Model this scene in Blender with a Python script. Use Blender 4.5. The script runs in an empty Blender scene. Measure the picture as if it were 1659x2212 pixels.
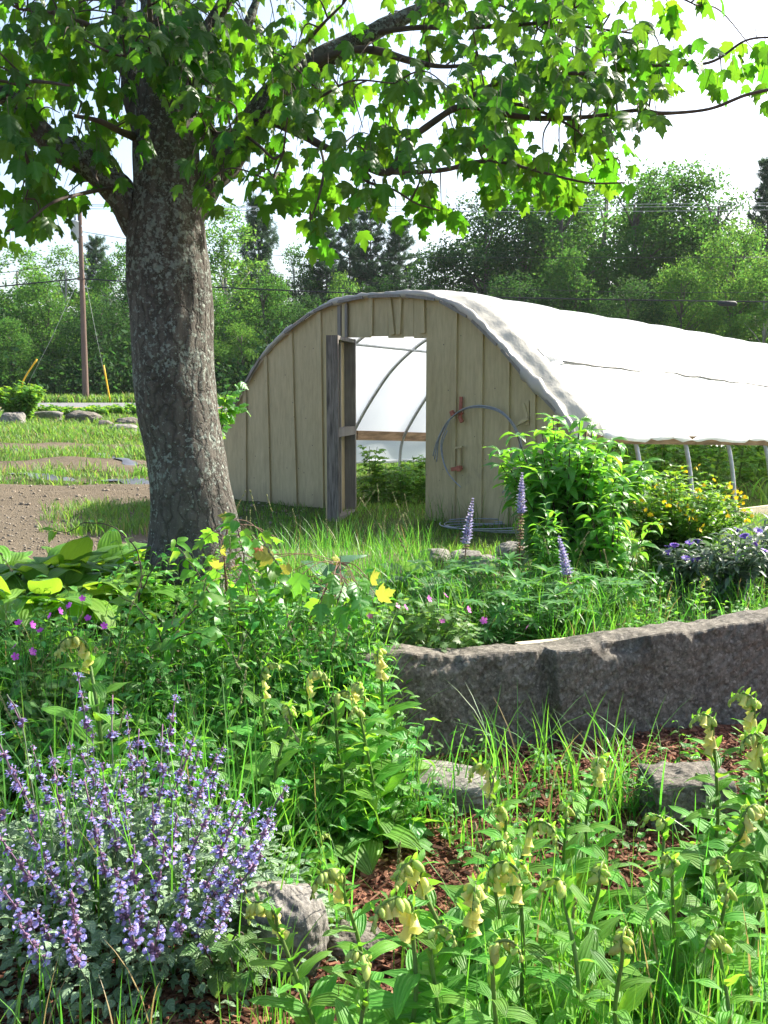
import bpy, math, random
import numpy as np
from mathutils import Vector, Matrix

R = math.radians
rng = np.random.default_rng(11)
random.seed(11)
scene = bpy.context.scene
COL = scene.collection

# ------------------------------------------------------------------ camera
EYE = np.array([0.0, 0.0, 1.6])
F, CX, CY = 2150.0, 829.5, 1106.0
PITCH = R(6.9)
FWD = np.array([0, math.cos(PITCH), -math.sin(PITCH)])
UPV = np.array([0, math.sin(PITCH), math.cos(PITCH)])
RGT = np.array([1.0, 0, 0])


def ray(px, py):
    return FWD + (px - CX) / F * RGT + (CY - py) / F * UPV


def at(px, py, Y):
    d = ray(px, py)
    return EYE + d * (Y / d[1])


def proj(p):
    q = np.asarray(p) - EYE
    z = q @ FWD
    return CX + F * (q @ RGT) / z, CY - F * (q @ UPV) / z


cam_d = bpy.data.cameras.new("camera")
cam = bpy.data.objects.new("camera", cam_d)
COL.objects.link(cam)
cam.location = EYE
cam.rotation_euler = (R(90) - PITCH, 0, 0)
cam_d.lens = 35.0
cam_d.sensor_width = 36.0
cam_d.clip_end = 2000
cam_d.clip_start = 0.05
scene.camera = cam

# ------------------------------------------------------------------ light
SUN_AZ, SUN_EL = R(55), R(38)          # azimuth measured from +Y towards +X
S_DIR = np.array([math.sin(SUN_AZ) * math.cos(SUN_EL), math.cos(SUN_AZ) * math.cos(SUN_EL), math.sin(SUN_EL)])
sd = bpy.data.lights.new("sun", "SUN")
sd.energy = 5.0
sd.angle = R(0.5)
sd.color = (1.0, 0.94, 0.82)
so = bpy.data.objects.new("sun", sd)
COL.objects.link(so)
so.rotation_euler = Vector(S_DIR).to_track_quat("Z", "Y").to_euler()
so.location = (20, 10, 20)
w = bpy.data.worlds.new("World")
scene.world = w
w.use_nodes = True
nt = w.node_tree
sky = nt.nodes.new("ShaderNodeTexSky")
sky.sky_type = "NISHITA"
sky.sun_disc = False
sky.sun_elevation = SUN_EL
sky.sun_rotation = SUN_AZ
sky.air_density = 1.0
sky.dust_density = 3.0
sky.ozone_density = 1.0
bg = nt.nodes["Background"]
bg.inputs[1].default_value = 0.118
nt.links.new(sky.outputs[0], bg.inputs[0])
scene.view_settings.view_transform = "Standard"
scene.view_settings.look = "None"
scene.view_settings.exposure = 1.5
scene.view_settings.gamma = 1.0
scene.cycles.max_bounces = 8
scene.cycles.transparent_max_bounces = 8
scene.cycles.transmission_bounces = 6
scene.cycles.diffuse_bounces = 4
scene.cycles.sample_clamp_indirect = 6.0


# ------------------------------------------------------------------ noise (sums of sines, cheap and repeatable)
class Fbm:
    def __init__(self, seed, freq=1.0, octaves=4, n=5):
        g = np.random.default_rng(seed)
        self.k, self.p, self.a = [], [], []
        f, a = freq, 1.0
        for _ in range(octaves):
            d = g.normal(size=(n, 3))
            d /= np.linalg.norm(d, axis=1)[:, None]
            self.k.append(d * f * g.uniform(.7, 1.3, size=(n, 1)))
            self.p.append(g.uniform(0, 6.28, size=n))
            self.a.append(a / math.sqrt(n))
            f *= 2.07
            a *= 0.52

    def __call__(self, P):
        P = np.atleast_2d(P)
        o = np.zeros(len(P))
        for k, p, a in zip(self.k, self.p, self.a):
            o += a * np.sin(P @ k.T + p).sum(1)
        return o


def sstep(a, b, x):
    t = np.clip((x - a) / (b - a), 0, 1)
    return t * t * (3 - 2 * t)


# ------------------------------------------------------------------ mesh builder
class MB:
    def __init__(self):
        self.V, self.UV, self.Q, self.T, self.mq, self.mt = [], [], [], [], [], []
        self.n = 0

    def add(self, V, faces_q=None, faces_t=None, UV=None, mi=0):
        V = np.asarray(V, float).reshape(-1, 3)
        if UV is None:
            UV = np.zeros((len(V), 2))
        self.V.append(V)
        self.UV.append(np.asarray(UV, float))
        if faces_q is not None and len(faces_q):
            q = np.asarray(faces_q, int) + self.n
            self.Q.append(q)
            self.mq.append(np.full(len(q), mi))
        if faces_t is not None and len(faces_t):
            t = np.asarray(faces_t, int) + self.n
            self.T.append(t)
            self.mt.append(np.full(len(t), mi))
        self.n += len(V)

    def build(self, name, mats, parent=None, smooth=True):
        V = np.concatenate(self.V)
        UV = np.concatenate(self.UV)
        Q = np.concatenate(self.Q) if self.Q else np.zeros((0, 4), int)
        T = np.concatenate(self.T) if self.T else np.zeros((0, 3), int)
        me = bpy.data.meshes.new(name)
        me.vertices.add(len(V))
        me.vertices.foreach_set("co", V.astype(np.float32).ravel())
        loops = np.concatenate([Q.ravel(), T.ravel()]).astype(np.int32)
        me.loops.add(len(loops))
        me.loops.foreach_set("vertex_index", loops)
        nq, ntr = len(Q), len(T)
        me.polygons.add(nq + ntr)
        st = np.concatenate([np.arange(nq) * 4, nq * 4 + np.arange(ntr) * 3]).astype(np.int32)
        me.polygons.foreach_set("loop_start", st)
        mi = np.concatenate([np.concatenate(self.mq) if self.mq else np.zeros(0), np.concatenate(self.mt) if self.mt else np.zeros(0)]).astype(np.int32)
        me.polygons.foreach_set("material_index", mi)
        me.polygons.foreach_set("use_smooth", np.full(nq + ntr, smooth))
        uvl = me.uv_layers.new(name="UVMap")
        uvl.data.foreach_set("uv", UV[loops].astype(np.float32).ravel())
        me.update(calc_edges=True)
        me.validate()
        o = bpy.data.objects.new(name, me)
        for m in (mats if isinstance(mats, (list, tuple)) else [mats]):
            me.materials.append(m)
        COL.objects.link(o)
        if parent is not None:
            o.parent = parent
        return o

    # ---- shapes
    def box(self, c, ax, ay, az, mi=0):
        """box centred at c with half axes ax, ay, az (vectors)"""
        c, ax, ay, az = [np.asarray(v, float) for v in (c, ax, ay, az)]
        V, q = [], []
        for sx, sy, sz in ((-1, -1, -1), (1, -1, -1), (1, 1, -1), (-1, 1, -1), (-1, -1, 1), (1, -1, 1), (1, 1, 1), (-1, 1, 1)):
            V.append(c + sx * ax + sy * ay + sz * az)
        for f in ((0, 3, 2, 1), (4, 5, 6, 7), (0, 1, 5, 4), (1, 2, 6, 5), (2, 3, 7, 6), (3, 0, 4, 7)):
            for i in f:
                q.append(V[i])
        L = [np.linalg.norm(a) * 2 for a in (ax, ay, az)]
        self.add(np.array(q), np.arange(24).reshape(6, 4), UV=np.array(
            [(0, 0), (L[1], 0), (L[1], L[0]), (0, L[0])] * 2 + [(0, 0), (L[0], 0), (L[0], L[2]), (0, L[2])] +
            [(0, 0), (L[1], 0), (L[1], L[2]), (0, L[2])] + [(0, 0), (L[0], 0), (L[0], L[2]), (0, L[2])] + [(0, 0), (L[1], 0), (L[1], L[2]), (0, L[2])]), mi=mi)

    def beam(self, p, q, w, h, up=(0, 0, 1), mi=0):
        """plank from p to q, w wide (across), h high (towards up)"""
        p, q, up = [np.asarray(v, float) for v in (p, q, up)]
        a = (q - p) / 2
        d = a / np.linalg.norm(a)
        s = np.cross(d, up)
        s /= np.linalg.norm(s)
        u = np.cross(s, d)
        self.box((p + q) / 2, s * w / 2, a, u * h / 2, mi=mi)

    def tube(self, pts, rad, ns=8, mi=0, caps=True, wob=None):
        P = np.asarray(pts, float)
        n = len(P)
        r = np.broadcast_to(np.asarray(rad, float), (n,))
        t = np.gradient(P, axis=0)
        t /= np.maximum(np.linalg.norm(t, axis=1), 1e-9)[:, None]
        ref = np.array([0, 0, 1.0]) if abs(t[0][2]) < .9 else np.array([1.0, 0, 0])
        x = np.cross(ref, t[0])
        x /= np.linalg.norm(x)
        X = []
        for i in range(n):
            x = x - t[i] * (x @ t[i])
            x /= np.linalg.norm(x)
            X.append(x)
        X = np.array(X)
        Yv = np.cross(t, X)
        a = np.arange(ns) / ns * 2 * math.pi
        ring = (X[:, None] * np.cos(a)[None, :, None] + Yv[:, None] * np.sin(a)[None, :, None])
        rr = r[:, None, None]
        if wob is not None:
            base = (P[:, None] + ring * rr).reshape(-1, 3)
            rr = rr * (1 + wob(base).reshape(n, ns, 1))
        V = P[:, None] + ring * rr
        L = np.concatenate([[0], np.cumsum(np.linalg.norm(np.diff(P, axis=0), axis=1))])
        UV = np.stack([np.broadcast_to(a / 6.283, (n, ns)), np.broadcast_to(L[:, None], (n, ns))], -1)
        i, j = np.meshgrid(np.arange(n - 1), np.arange(ns), indexing="ij")
        j2 = (j + 1) % ns
        Q = np.stack([i * ns + j, i * ns + j2, (i + 1) * ns + j2, (i + 1) * ns + j], -1).reshape(-1, 4)
        V = V.reshape(-1, 3)
        UV = UV.reshape(-1, 2)
        T = []
        if caps:
            V = np.concatenate([V, P[:1], P[-1:]])
            UV = np.concatenate([UV, [[.5, 0], [.5, 0]]])
            c0, c1 = n * ns, n * ns + 1
            for k in range(ns):
                T.append((c0, (k + 1) % ns, k))
                T.append((c1, (n - 1) * ns + k, (n - 1) * ns + (k + 1) % ns))
        self.add(V, Q, T, UV, mi)

    def grid(self, V, nu, nv, mi=0, UV=None, closed=False):
        i, j = np.meshgrid(np.arange(nu - 1), np.arange(nv - (0 if closed else 1)), indexing="ij")
        j2 = (j + 1) % nv
        Q = np.stack([i * nv + j, (i + 1) * nv + j, (i + 1) * nv + j2, i * nv + j2], -1).reshape(-1, 4)
        self.add(V, Q, None, UV, mi)

    def scatter(self, T, pos, d, up, s, mi=0, sx=None):
        """copies of template T = (V, quads, tris, UV): local +Y goes to d, local +Z towards up"""
        V, Q, Tr, UV = T
        pos = np.atleast_2d(pos).astype(float)
        N = max(len(pos), np.atleast_2d(np.asarray(d)).shape[0])
        pos = np.broadcast_to(pos, (N, 3))
        d = np.broadcast_to(np.asarray(d, float), (N, 3))
        up = np.broadcast_to(np.asarray(up, float), (N, 3))
        s = np.broadcast_to(np.asarray(s, float), (N,))
        sx = s if sx is None else np.broadcast_to(np.asarray(sx, float), (N,))
        y = d / np.maximum(np.linalg.norm(d, axis=1), 1e-9)[:, None]
        x = np.cross(y, up)
        nx = np.linalg.norm(x, axis=1)
        bad = nx < 1e-4
        if bad.any():
            x[bad] = np.cross(y[bad], np.array([.31, .55, .77]))
            nx = np.linalg.norm(x, axis=1)
        x /= nx[:, None]
        z = np.cross(x, y)
        P = (pos[:, None] + V[None, :, 0, None] * x[:, None] * sx[:, None, None] + V[None, :, 1, None] * y[:, None] * s[:, None, None]
             + V[None, :, 2, None] * z[:, None] * s[:, None, None])
        off = (np.arange(N) * len(V))[:, None, None]
        q = (Q[None] + off).reshape(-1, 4) if len(Q) else None
        t = (Tr[None] + off).reshape(-1, 3) if len(Tr) else None
        self.add(P.reshape(-1, 3), q, t, np.tile(UV, (N, 1)), mi)

    def blades(self, pos, h, wd, ang, bend, mi=0, tw=None):
        pos = np.atleast_2d(pos)
        N = len(pos)
        h, wd, ang, bend = [np.broadcast_to(np.asarray(v, float), (N,)) for v in (h, wd, ang, bend)]
        d = np.stack([np.cos(ang), np.sin(ang), np.zeros(N)], 1)
        ta = ang + math.pi / 2 + (rng.uniform(-.9, .9, N) if tw is None else tw)
        sdv = np.stack([np.cos(ta), np.sin(ta), np.zeros(N)], 1)
        ts = np.array([0, .22, .45, .68, .86, 1.0])
        V = np.zeros((N, 11, 3))
        UV = np.zeros((N, 11, 2))
        for k, t in enumerate(ts):
            c = pos + d * (h * bend * t ** 2)[:, None]
            c[:, 2] += h * t * (1 - .33 * bend * t ** 1.6)
            ww = wd * (.75 + .5 * t) * (1 - t ** 2.2) * .5
            if k < 5:
                V[:, 2 * k] = c - sdv * ww[:, None]
                V[:, 2 * k + 1] = c + sdv * ww[:, None]
                UV[:, 2 * k] = (0, t)
                UV[:, 2 * k + 1] = (1, t)
            else:
                V[:, 10] = c
                UV[:, 10] = (.5, 1)
        Q = np.array([(2 * k, 2 * k + 1, 2 * k + 3, 2 * k + 2) for k in range(4)])
        off = (np.arange(N) * 11)[:, None, None]
        self.add(V.reshape(-1, 3), (Q[None] + off).reshape(-1, 4), (np.array([[8, 9, 10]])[None] + off).reshape(-1, 3), UV.reshape(-1, 2), mi)


# ------------------------------------------------------------------ scene bookkeeping
def tag(o, label=None, cat=None, group=None, kind=None):
    if label:
        o["label"] = label
    if cat:
        o["category"] = cat
    if group:
        o["group"] = group
    if kind:
        o["kind"] = kind
    return o


def empty(name, loc, label, cat, group=None, rz=0, s=1):
    o = bpy.data.objects.new(name, None)
    o.location = tuple(loc)
    o.rotation_euler = (0, 0, rz)
    o.scale = (s, s, s)
    o.empty_display_size = .1
    COL.objects.link(o)
    return tag(o, label, cat, group)


_inst = {}


def inst(name, T, mats, parent, pos, d, up, s):
    """one child object showing template T (mesh shared by all of them)"""
    key = (name, mats.name if not isinstance(mats, list) else mats[0].name, id(T))
    if key not in _inst:
        m_ = MB()
        m_.add(*T[:3], UV=T[3])
        o = m_.build(name, mats, parent)
        _inst[key] = (o.data, T)
    else:
        o = bpy.data.objects.new(name, _inst[key][0])
        COL.objects.link(o)
        o.parent = parent
    y = Vector(d).normalized()
    x = y.cross(Vector(up)).normalized()
    z = x.cross(y)
    M = Matrix((x, y, z)).transposed().to_4x4()
    M = Matrix.Translation(Vector(pos)) @ M @ Matrix.Scale(float(s), 4)
    o.matrix_local = M
    return o


def copy_tree(o, parent=None):
    c = o.copy()
    COL.objects.link(c)
    if parent is not None:
        c.parent = parent
    for ch in list(o.children):
        copy_tree(ch, c)
    return c


# ------------------------------------------------------------------ materials
def new_mat(name):
    m = bpy.data.materials.new(name)
    m.use_nodes = True
    n = m.node_tree
    b = n.nodes["Principled BSDF"]
    return m, n, b


def N(nt, typ, **kw):
    n = nt.nodes.new(typ)
    for k, v in kw.items():
        if k.startswith("i_"):
            n.inputs[k[2:]].default_value = v
        else:
            setattr(n, k, v)
    return n


def ramp(nt, src, stops, interp="LINEAR"):
    r = nt.nodes.new("ShaderNodeValToRGB")
    cr = r.color_ramp
    cr.interpolation = interp
    while len(cr.elements) < len(stops):
        cr.elements.new(.5)
    for e, (p, c) in zip(cr.elements, stops):
        e.position = p
        e.color = (c[0], c[1], c[2], 1) if not isinstance(c, (int, float)) else (c, c, c, 1)
    nt.links.new(src, r.inputs[0])
    return r.outputs[0]


def noise(nt, scale, detail=4, rough=.6, coord=None, typ="NOISE", out="Fac", stretch=None):
    if coord is None:
        tc = nt.nodes.new("ShaderNodeTexCoord")
        coord = tc.outputs["Object"]
    if stretch is not None:
        mp = nt.nodes.new("ShaderNodeMapping")
        mp.inputs["Scale"].default_value = stretch
        nt.links.new(coord, mp.inputs["Vector"])
        coord = mp.outputs[0]
    if typ == "NOISE":
        n = N(nt, "ShaderNodeTexNoise", i_Scale=scale, i_Detail=detail, i_Roughness=rough)
    else:
        n = N(nt, "ShaderNodeTexVoronoi", i_Scale=scale)
        out = "Distance" if out == "Fac" else out
    nt.links.new(coord, n.inputs["Vector"])
    return n.outputs[out]


def mix(nt, fac, a, b, mode="MIX"):
    m = nt.nodes.new("ShaderNodeMix")
    m.data_type = "RGBA"
    m.blend_type = mode
    for sock, v in ((m.inputs[0], fac), (m.inputs[6], a), (m.inputs[7], b)):
        if isinstance(v, (int, float)):
            sock.default_value = v
        elif isinstance(v, (tuple, list)):
            sock.default_value = (v[0], v[1], v[2], 1)
        else:
            nt.links.new(v, sock)
    return m.outputs[2]


def math_(nt, op, a, b=None, c=None):
    m = nt.nodes.new("ShaderNodeMath")
    m.operation = op
    for i, v in enumerate((a, b, c)):
        if v is None:
            continue
        if isinstance(v, (int, float)):
            m.inputs[i].default_value = v
        else:
            nt.links.new(v, m.inputs[i])
    return m.outputs[0]


def bump(nt, b, h, strength=.4, dist=.01):
    bp = N(nt, "ShaderNodeBump", i_Strength=strength, i_Distance=dist)
    nt.links.new(h, bp.inputs["Height"])
    nt.links.new(bp.outputs[0], b.inputs["Normal"])
    return bp.outputs[0]


def leaf_mat(name, base, trans, fac=.45, rough=.42, spec=.4, var=.35, hue=.03, rib=0, ribdepth=.5, midrib=0, straw=0, back=None, lrib=0):
    """thin leaf: gloss and diffuse on top, light coming through from behind; every leaf (mesh island) differs a little"""
    m, nt, b = new_mat(name)
    g = nt.nodes.new("ShaderNodeNewGeometry")
    oi = nt.nodes.new("ShaderNodeObjectInfo")
    rnd = math_(nt, "FRACT", math_(nt, "ADD", g.outputs["Random Per Island"], oi.outputs["Random"]))
    rnd2 = math_(nt, "FRACT", math_(nt, "MULTIPLY", rnd, 7.31))
    val = math_(nt, "ADD", math_(nt, "MULTIPLY", rnd, 2 * var), 1 - var)
    hu = math_(nt, "ADD", math_(nt, "MULTIPLY", rnd2, 2 * hue), .5 - hue)

    def vary(c):
        h = N(nt, "ShaderNodeHueSaturation")
        nt.links.new(hu, h.inputs["Hue"])
        nt.links.new(val, h.inputs["Value"])
        if isinstance(c, tuple):
            h.inputs["Color"].default_value = (*c, 1)
        else:
            nt.links.new(c, h.inputs["Color"])
        return h.outputs[0]
    cb, ct = vary(base), vary(trans)
    uv = nt.nodes.new("ShaderNodeUVMap")
    sp = nt.nodes.new("ShaderNodeSeparateXYZ")
    nt.links.new(uv.outputs[0], sp.inputs[0])
    au = math_(nt, "ABSOLUTE", math_(nt, "SUBTRACT", math_(nt, "MULTIPLY", sp.outputs[0], 2), 1))
    if midrib:
        k = math_(nt, "LESS_THAN", au, .07)
        cb = mix(nt, math_(nt, "MULTIPLY", k, midrib), cb, tuple(min(1, x * 2 + .06) for x in base))
    if rib:
        ph = math_(nt, "SINE", math_(nt, "MULTIPLY", math_(nt, "SUBTRACT", sp.outputs[1], math_(nt, "MULTIPLY", au, .35)), rib))
        cb = mix(nt, math_(nt, "MULTIPLY", math_(nt, "GREATER_THAN", ph, .75), .35), cb, tuple(min(1, x * 1.7 + .02) for x in base))
        nrm = bump(nt, b, ph, ribdepth, .004)
    if lrib:
        ph = math_(nt, "SINE", math_(nt, "MULTIPLY", au, lrib))
        cb = mix(nt, math_(nt, "MULTIPLY", math_(nt, "GREATER_THAN", ph, .55), .22), cb, tuple(min(1, x * 1.5 + .01) for x in base))
        bump(nt, b, ph, .4, .004)
    if straw:
        k = math_(nt, "LESS_THAN", rnd2, straw)
        cb = mix(nt, k, cb, (.34, .26, .12))
        ct = mix(nt, k, ct, (.35, .27, .1))
    if back is not None:
        cb = mix(nt, g.outputs["Backfacing"], cb, back)
    nt.links.new(cb, b.inputs["Base Color"])
    b.inputs["Roughness"].default_value = rough
    b.inputs["Specular IOR Level"].default_value = spec
    tr = nt.nodes.new("ShaderNodeBsdfTranslucent")
    nt.links.new(ct, tr.inputs[0])
    mx = nt.nodes.new("ShaderNodeMixShader")
    mx.inputs[0].default_value = fac
    nt.links.new(b.outputs[0], mx.inputs[1])
    nt.links.new(tr.outputs[0], mx.inputs[2])
    nt.links.new(mx.outputs[0], nt.nodes["Material Output"].inputs["Surface"])
    return m


def plain_mat(name, base, rough=.7, spec=.3, var=.2, nscale=8, bscale=None, bstr=.3, bdist=.01, metal=0, stretch=None):
    m, nt, b = new_mat(name)
    f = noise(nt, nscale, 5, .65, stretch=stretch)
    lo = tuple(max(0, c * (1 - var)) for c in base)
    hi = tuple(min(1, c * (1 + var)) for c in base)
    nt.links.new(ramp(nt, f, [(.3, lo), (.7, hi)]), b.inputs["Base Color"])
    b.inputs["Roughness"].default_value = rough
    b.inputs["Specular IOR Level"].default_value = spec
    b.inputs["Metallic"].default_value = metal
    if bscale:
        bump(nt, b, noise(nt, bscale, 6, .65, stretch=stretch), bstr, bdist)
    return m


# ------------------------------------------------------------------ leaf templates (base at 0, tip at +Y, face +Z)
def lance(n=6, w=.2, peak=.4, fold=.25, droop=.3, wave=0, ph=0):
    ts = np.linspace(0, 1, n + 1)
    V, UV = [], []
    for t in ts:
        ww = w * (math.sin(math.pi * t ** (math.log(.5) / math.log(peak))) ** .8 if 0 < t < 1 else 0) + (.012 if t == 0 else 0)
        a = droop * 1.6 * t
        y = t if droop == 0 else math.sin(a) / (droop * 1.6)
        z = 0 if droop == 0 else -(1 - math.cos(a)) / (droop * 1.6)
        wz = wave * math.sin(t * 9 + ph)
        V += [(-ww, y, z + fold * ww + wz * ww), (0, y, z), (ww, y, z + fold * ww - wz * ww)]
        UV += [(0, t), (.5, t), (1, t)]
    Q = []
    for i in range(n):
        for j in range(2):
            Q.append((i * 3 + j, i * 3 + j + 1, i * 3 + j + 4, i * 3 + j + 3))
    return np.array(V), np.array(Q), np.zeros((0, 3), int), np.array(UV)


def broad(n=7, w=.42, fold=.3, droop=.4, cup=.2, peak=.38):
    """broad leaf with 5 points across (hosta)"""
    ts = np.linspace(0, 1, n + 1)
    V, UV = [], []
    xs = (-1, -.5, 0, .5, 1)
    for t in ts:
        ww = w * (math.sin(math.pi * t ** (math.log(.5) / math.log(peak))) ** .7 if 0 < t < 1 else 0) + (.01 if t == 0 else 0)
        a = droop * 1.7 * t
        y = math.sin(a) / (droop * 1.7)
        z = -(1 - math.cos(a)) / (droop * 1.7)
        for x in xs:
            V.append((x * ww, y, z + fold * ww * abs(x) - cup * ww * x * x + .03 * math.sin(t * 8 + x * 3) * abs(x)))
            UV.append(((x + 1) / 2, t))
    Q = []
    for i in range(n):
        for j in range(4):
            Q.append((i * 5 + j, i * 5 + j + 1, i * 5 + j + 6, i * 5 + j + 5))
    return np.array(V), np.array(Q), np.zeros((0, 3), int), np.array(UV)


def star_leaf(outline, centre, fold=.3, droop=.3, curl=0.0):
    """leaf from a half outline mirrored, fanned round its centre (maple, cranesbill)"""
    right = list(outline)
    left = [(-x, y) for x, y in reversed(right) if abs(x) > 1e-6]
    pts = [centre] + right + left
    V = []
    for x, y in pts:
        V.append((x, y, -fold * abs(x) - droop * max(0, y) ** 2 + curl * x * y))
    n = len(pts) - 1
    T = [(0, 1 + i, 1 + (i + 1) % n) for i in range(n)]
    UV = [(.5 + .5 * x, y) for x, y in pts]
    return np.array(V), np.zeros((0, 4), int), np.array(T), np.array(UV)


MAPLE = [(0, 0), (.2, -.05), (.40, .06), (.33, .17), (.46, .27), (.60, .60), (.44, .53), (.38, .60), (.25, .53), (.24, .70), (.28, .78), (.15, .83), (0, 1.08)]
T_MAPLE = [star_leaf(MAPLE, (0, .32), f, d, c) for f, d, c in ((.25, .25, .1), (.45, .35, -.15), (.15, .5, .2), (.6, .2, 0))]


def unit(v):
    v = np.asarray(v, float)
    return v / np.maximum(np.linalg.norm(v, axis=-1, keepdims=True), 1e-9)


def rand_dirs(n, zlo=-1, zhi=1):
    a = rng.uniform(0, 6.283, n)
    z = rng.uniform(zlo, zhi, n)
    r = np.sqrt(np.maximum(0, 1 - z * z))
    return np.stack([r * np.cos(a), r * np.sin(a), z], 1)


def catmull(pts, n=8):
    P = np.asarray(pts, float)
    P = np.vstack([2 * P[0] - P[1], P, 2 * P[-1] - P[-2]])
    out = []
    for i in range(1, len(P) - 2):
        for t in np.linspace(0, 1, n, endpoint=False):
            out.append(.5 * (2 * P[i] + (P[i + 1] - P[i - 1]) * t + (2 * P[i - 1] - 5 * P[i] + 4 * P[i + 1] - P[i + 2]) * t * t
                             + (3 * P[i] - P[i - 1] - 3 * P[i + 1] + P[i + 2]) * t ** 3))
    out.append(P[-2])
    return np.array(out)
# ================================================================== GROUND
GA = R(42)
GU = np.array([math.cos(GA), -math.sin(GA), 0])       # along the end wall, to the right and nearer
GN = np.array([math.sin(GA), math.cos(GA), 0])        # along the greenhouse, away from us
GO = at(862, 1120, 10.9)
nz1, nz2, nz3 = Fbm(1, 1.1, 4), Fbm(2, 6.0, 3), Fbm(3, .12, 3)


def wall_y(x):
    """front face of the granite retaining stone"""
    return 4.2 + .30 * x


def ground(x, y, rough=True):
    x = np.asarray(x, float)
    y = np.asarray(y, float)
    P = np.stack([x.ravel(), y.ravel(), np.zeros(x.size)], 1)
    k = sstep(-.8, 0.05, x)
    c = np.where(x > 0, wall_y(x) + .22, 3.95 + .0 * x)
    wdt = .75 * (1 - k) + .10 * k
    up = sstep(-1, 1, (y - c) / np.maximum(wdt, .05))
    z = .0 + .30 * up
    z = z - .07 * sstep(6.5, 9.5, y)
    z = z + np.maximum(0, y - 12) * .0115 * (1 - sstep(0, 3, x - .35 * y + 1.2)) 
    gx = (np.stack([x, y], -1) - GO[:2]) @ GN[:2]
    right = sstep(.5, 2.0, (np.stack([x, y], -1) - GO[:2]) @ GU[:2])
    z = z - .040 * np.clip(gx, 0, 9) * right
    far = sstep(30, 39, y) 
    z = z * (1 - far) + far * .66
    far2 = sstep(40, 49.5, y)
    z = z + far2 * .34
    z = z + sstep(55, 110, y) * .8
    if rough:
        amp = .028 + .05 * sstep(9, 30, y)
        amp = np.where((y > 39) & (y < 50.5), .0, amp)
        z = z + .045 * np.sin((y - .22 * x) * 7.2) * sstep(11.5, 13, y) * (1 - sstep(25, 28, y)) * (1 - sstep(-2.4, -1.6, x))
        z = z + (amp.ravel() * nz1(P)).reshape(x.shape) * .8 + (.007 * nz2(P)).reshape(x.shape) * (y < 20)
    return z


def gz(x, y):
    return float(ground(np.array([x]), np.array([y]))[0])


def on_ground(px, py):
    d = ray(px, py)
    lo, hi = .5, 120.0
    ts = np.geomspace(lo, hi, 500)
    P = EYE + d[None] * ts[:, None]
    below = P[:, 2] < ground(P[:, 0], P[:, 1], False)
    i = int(np.argmax(below)) if below.any() else -1
    p = P[i].copy()
    p[2] = gz(p[0], p[1])
    return p


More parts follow.
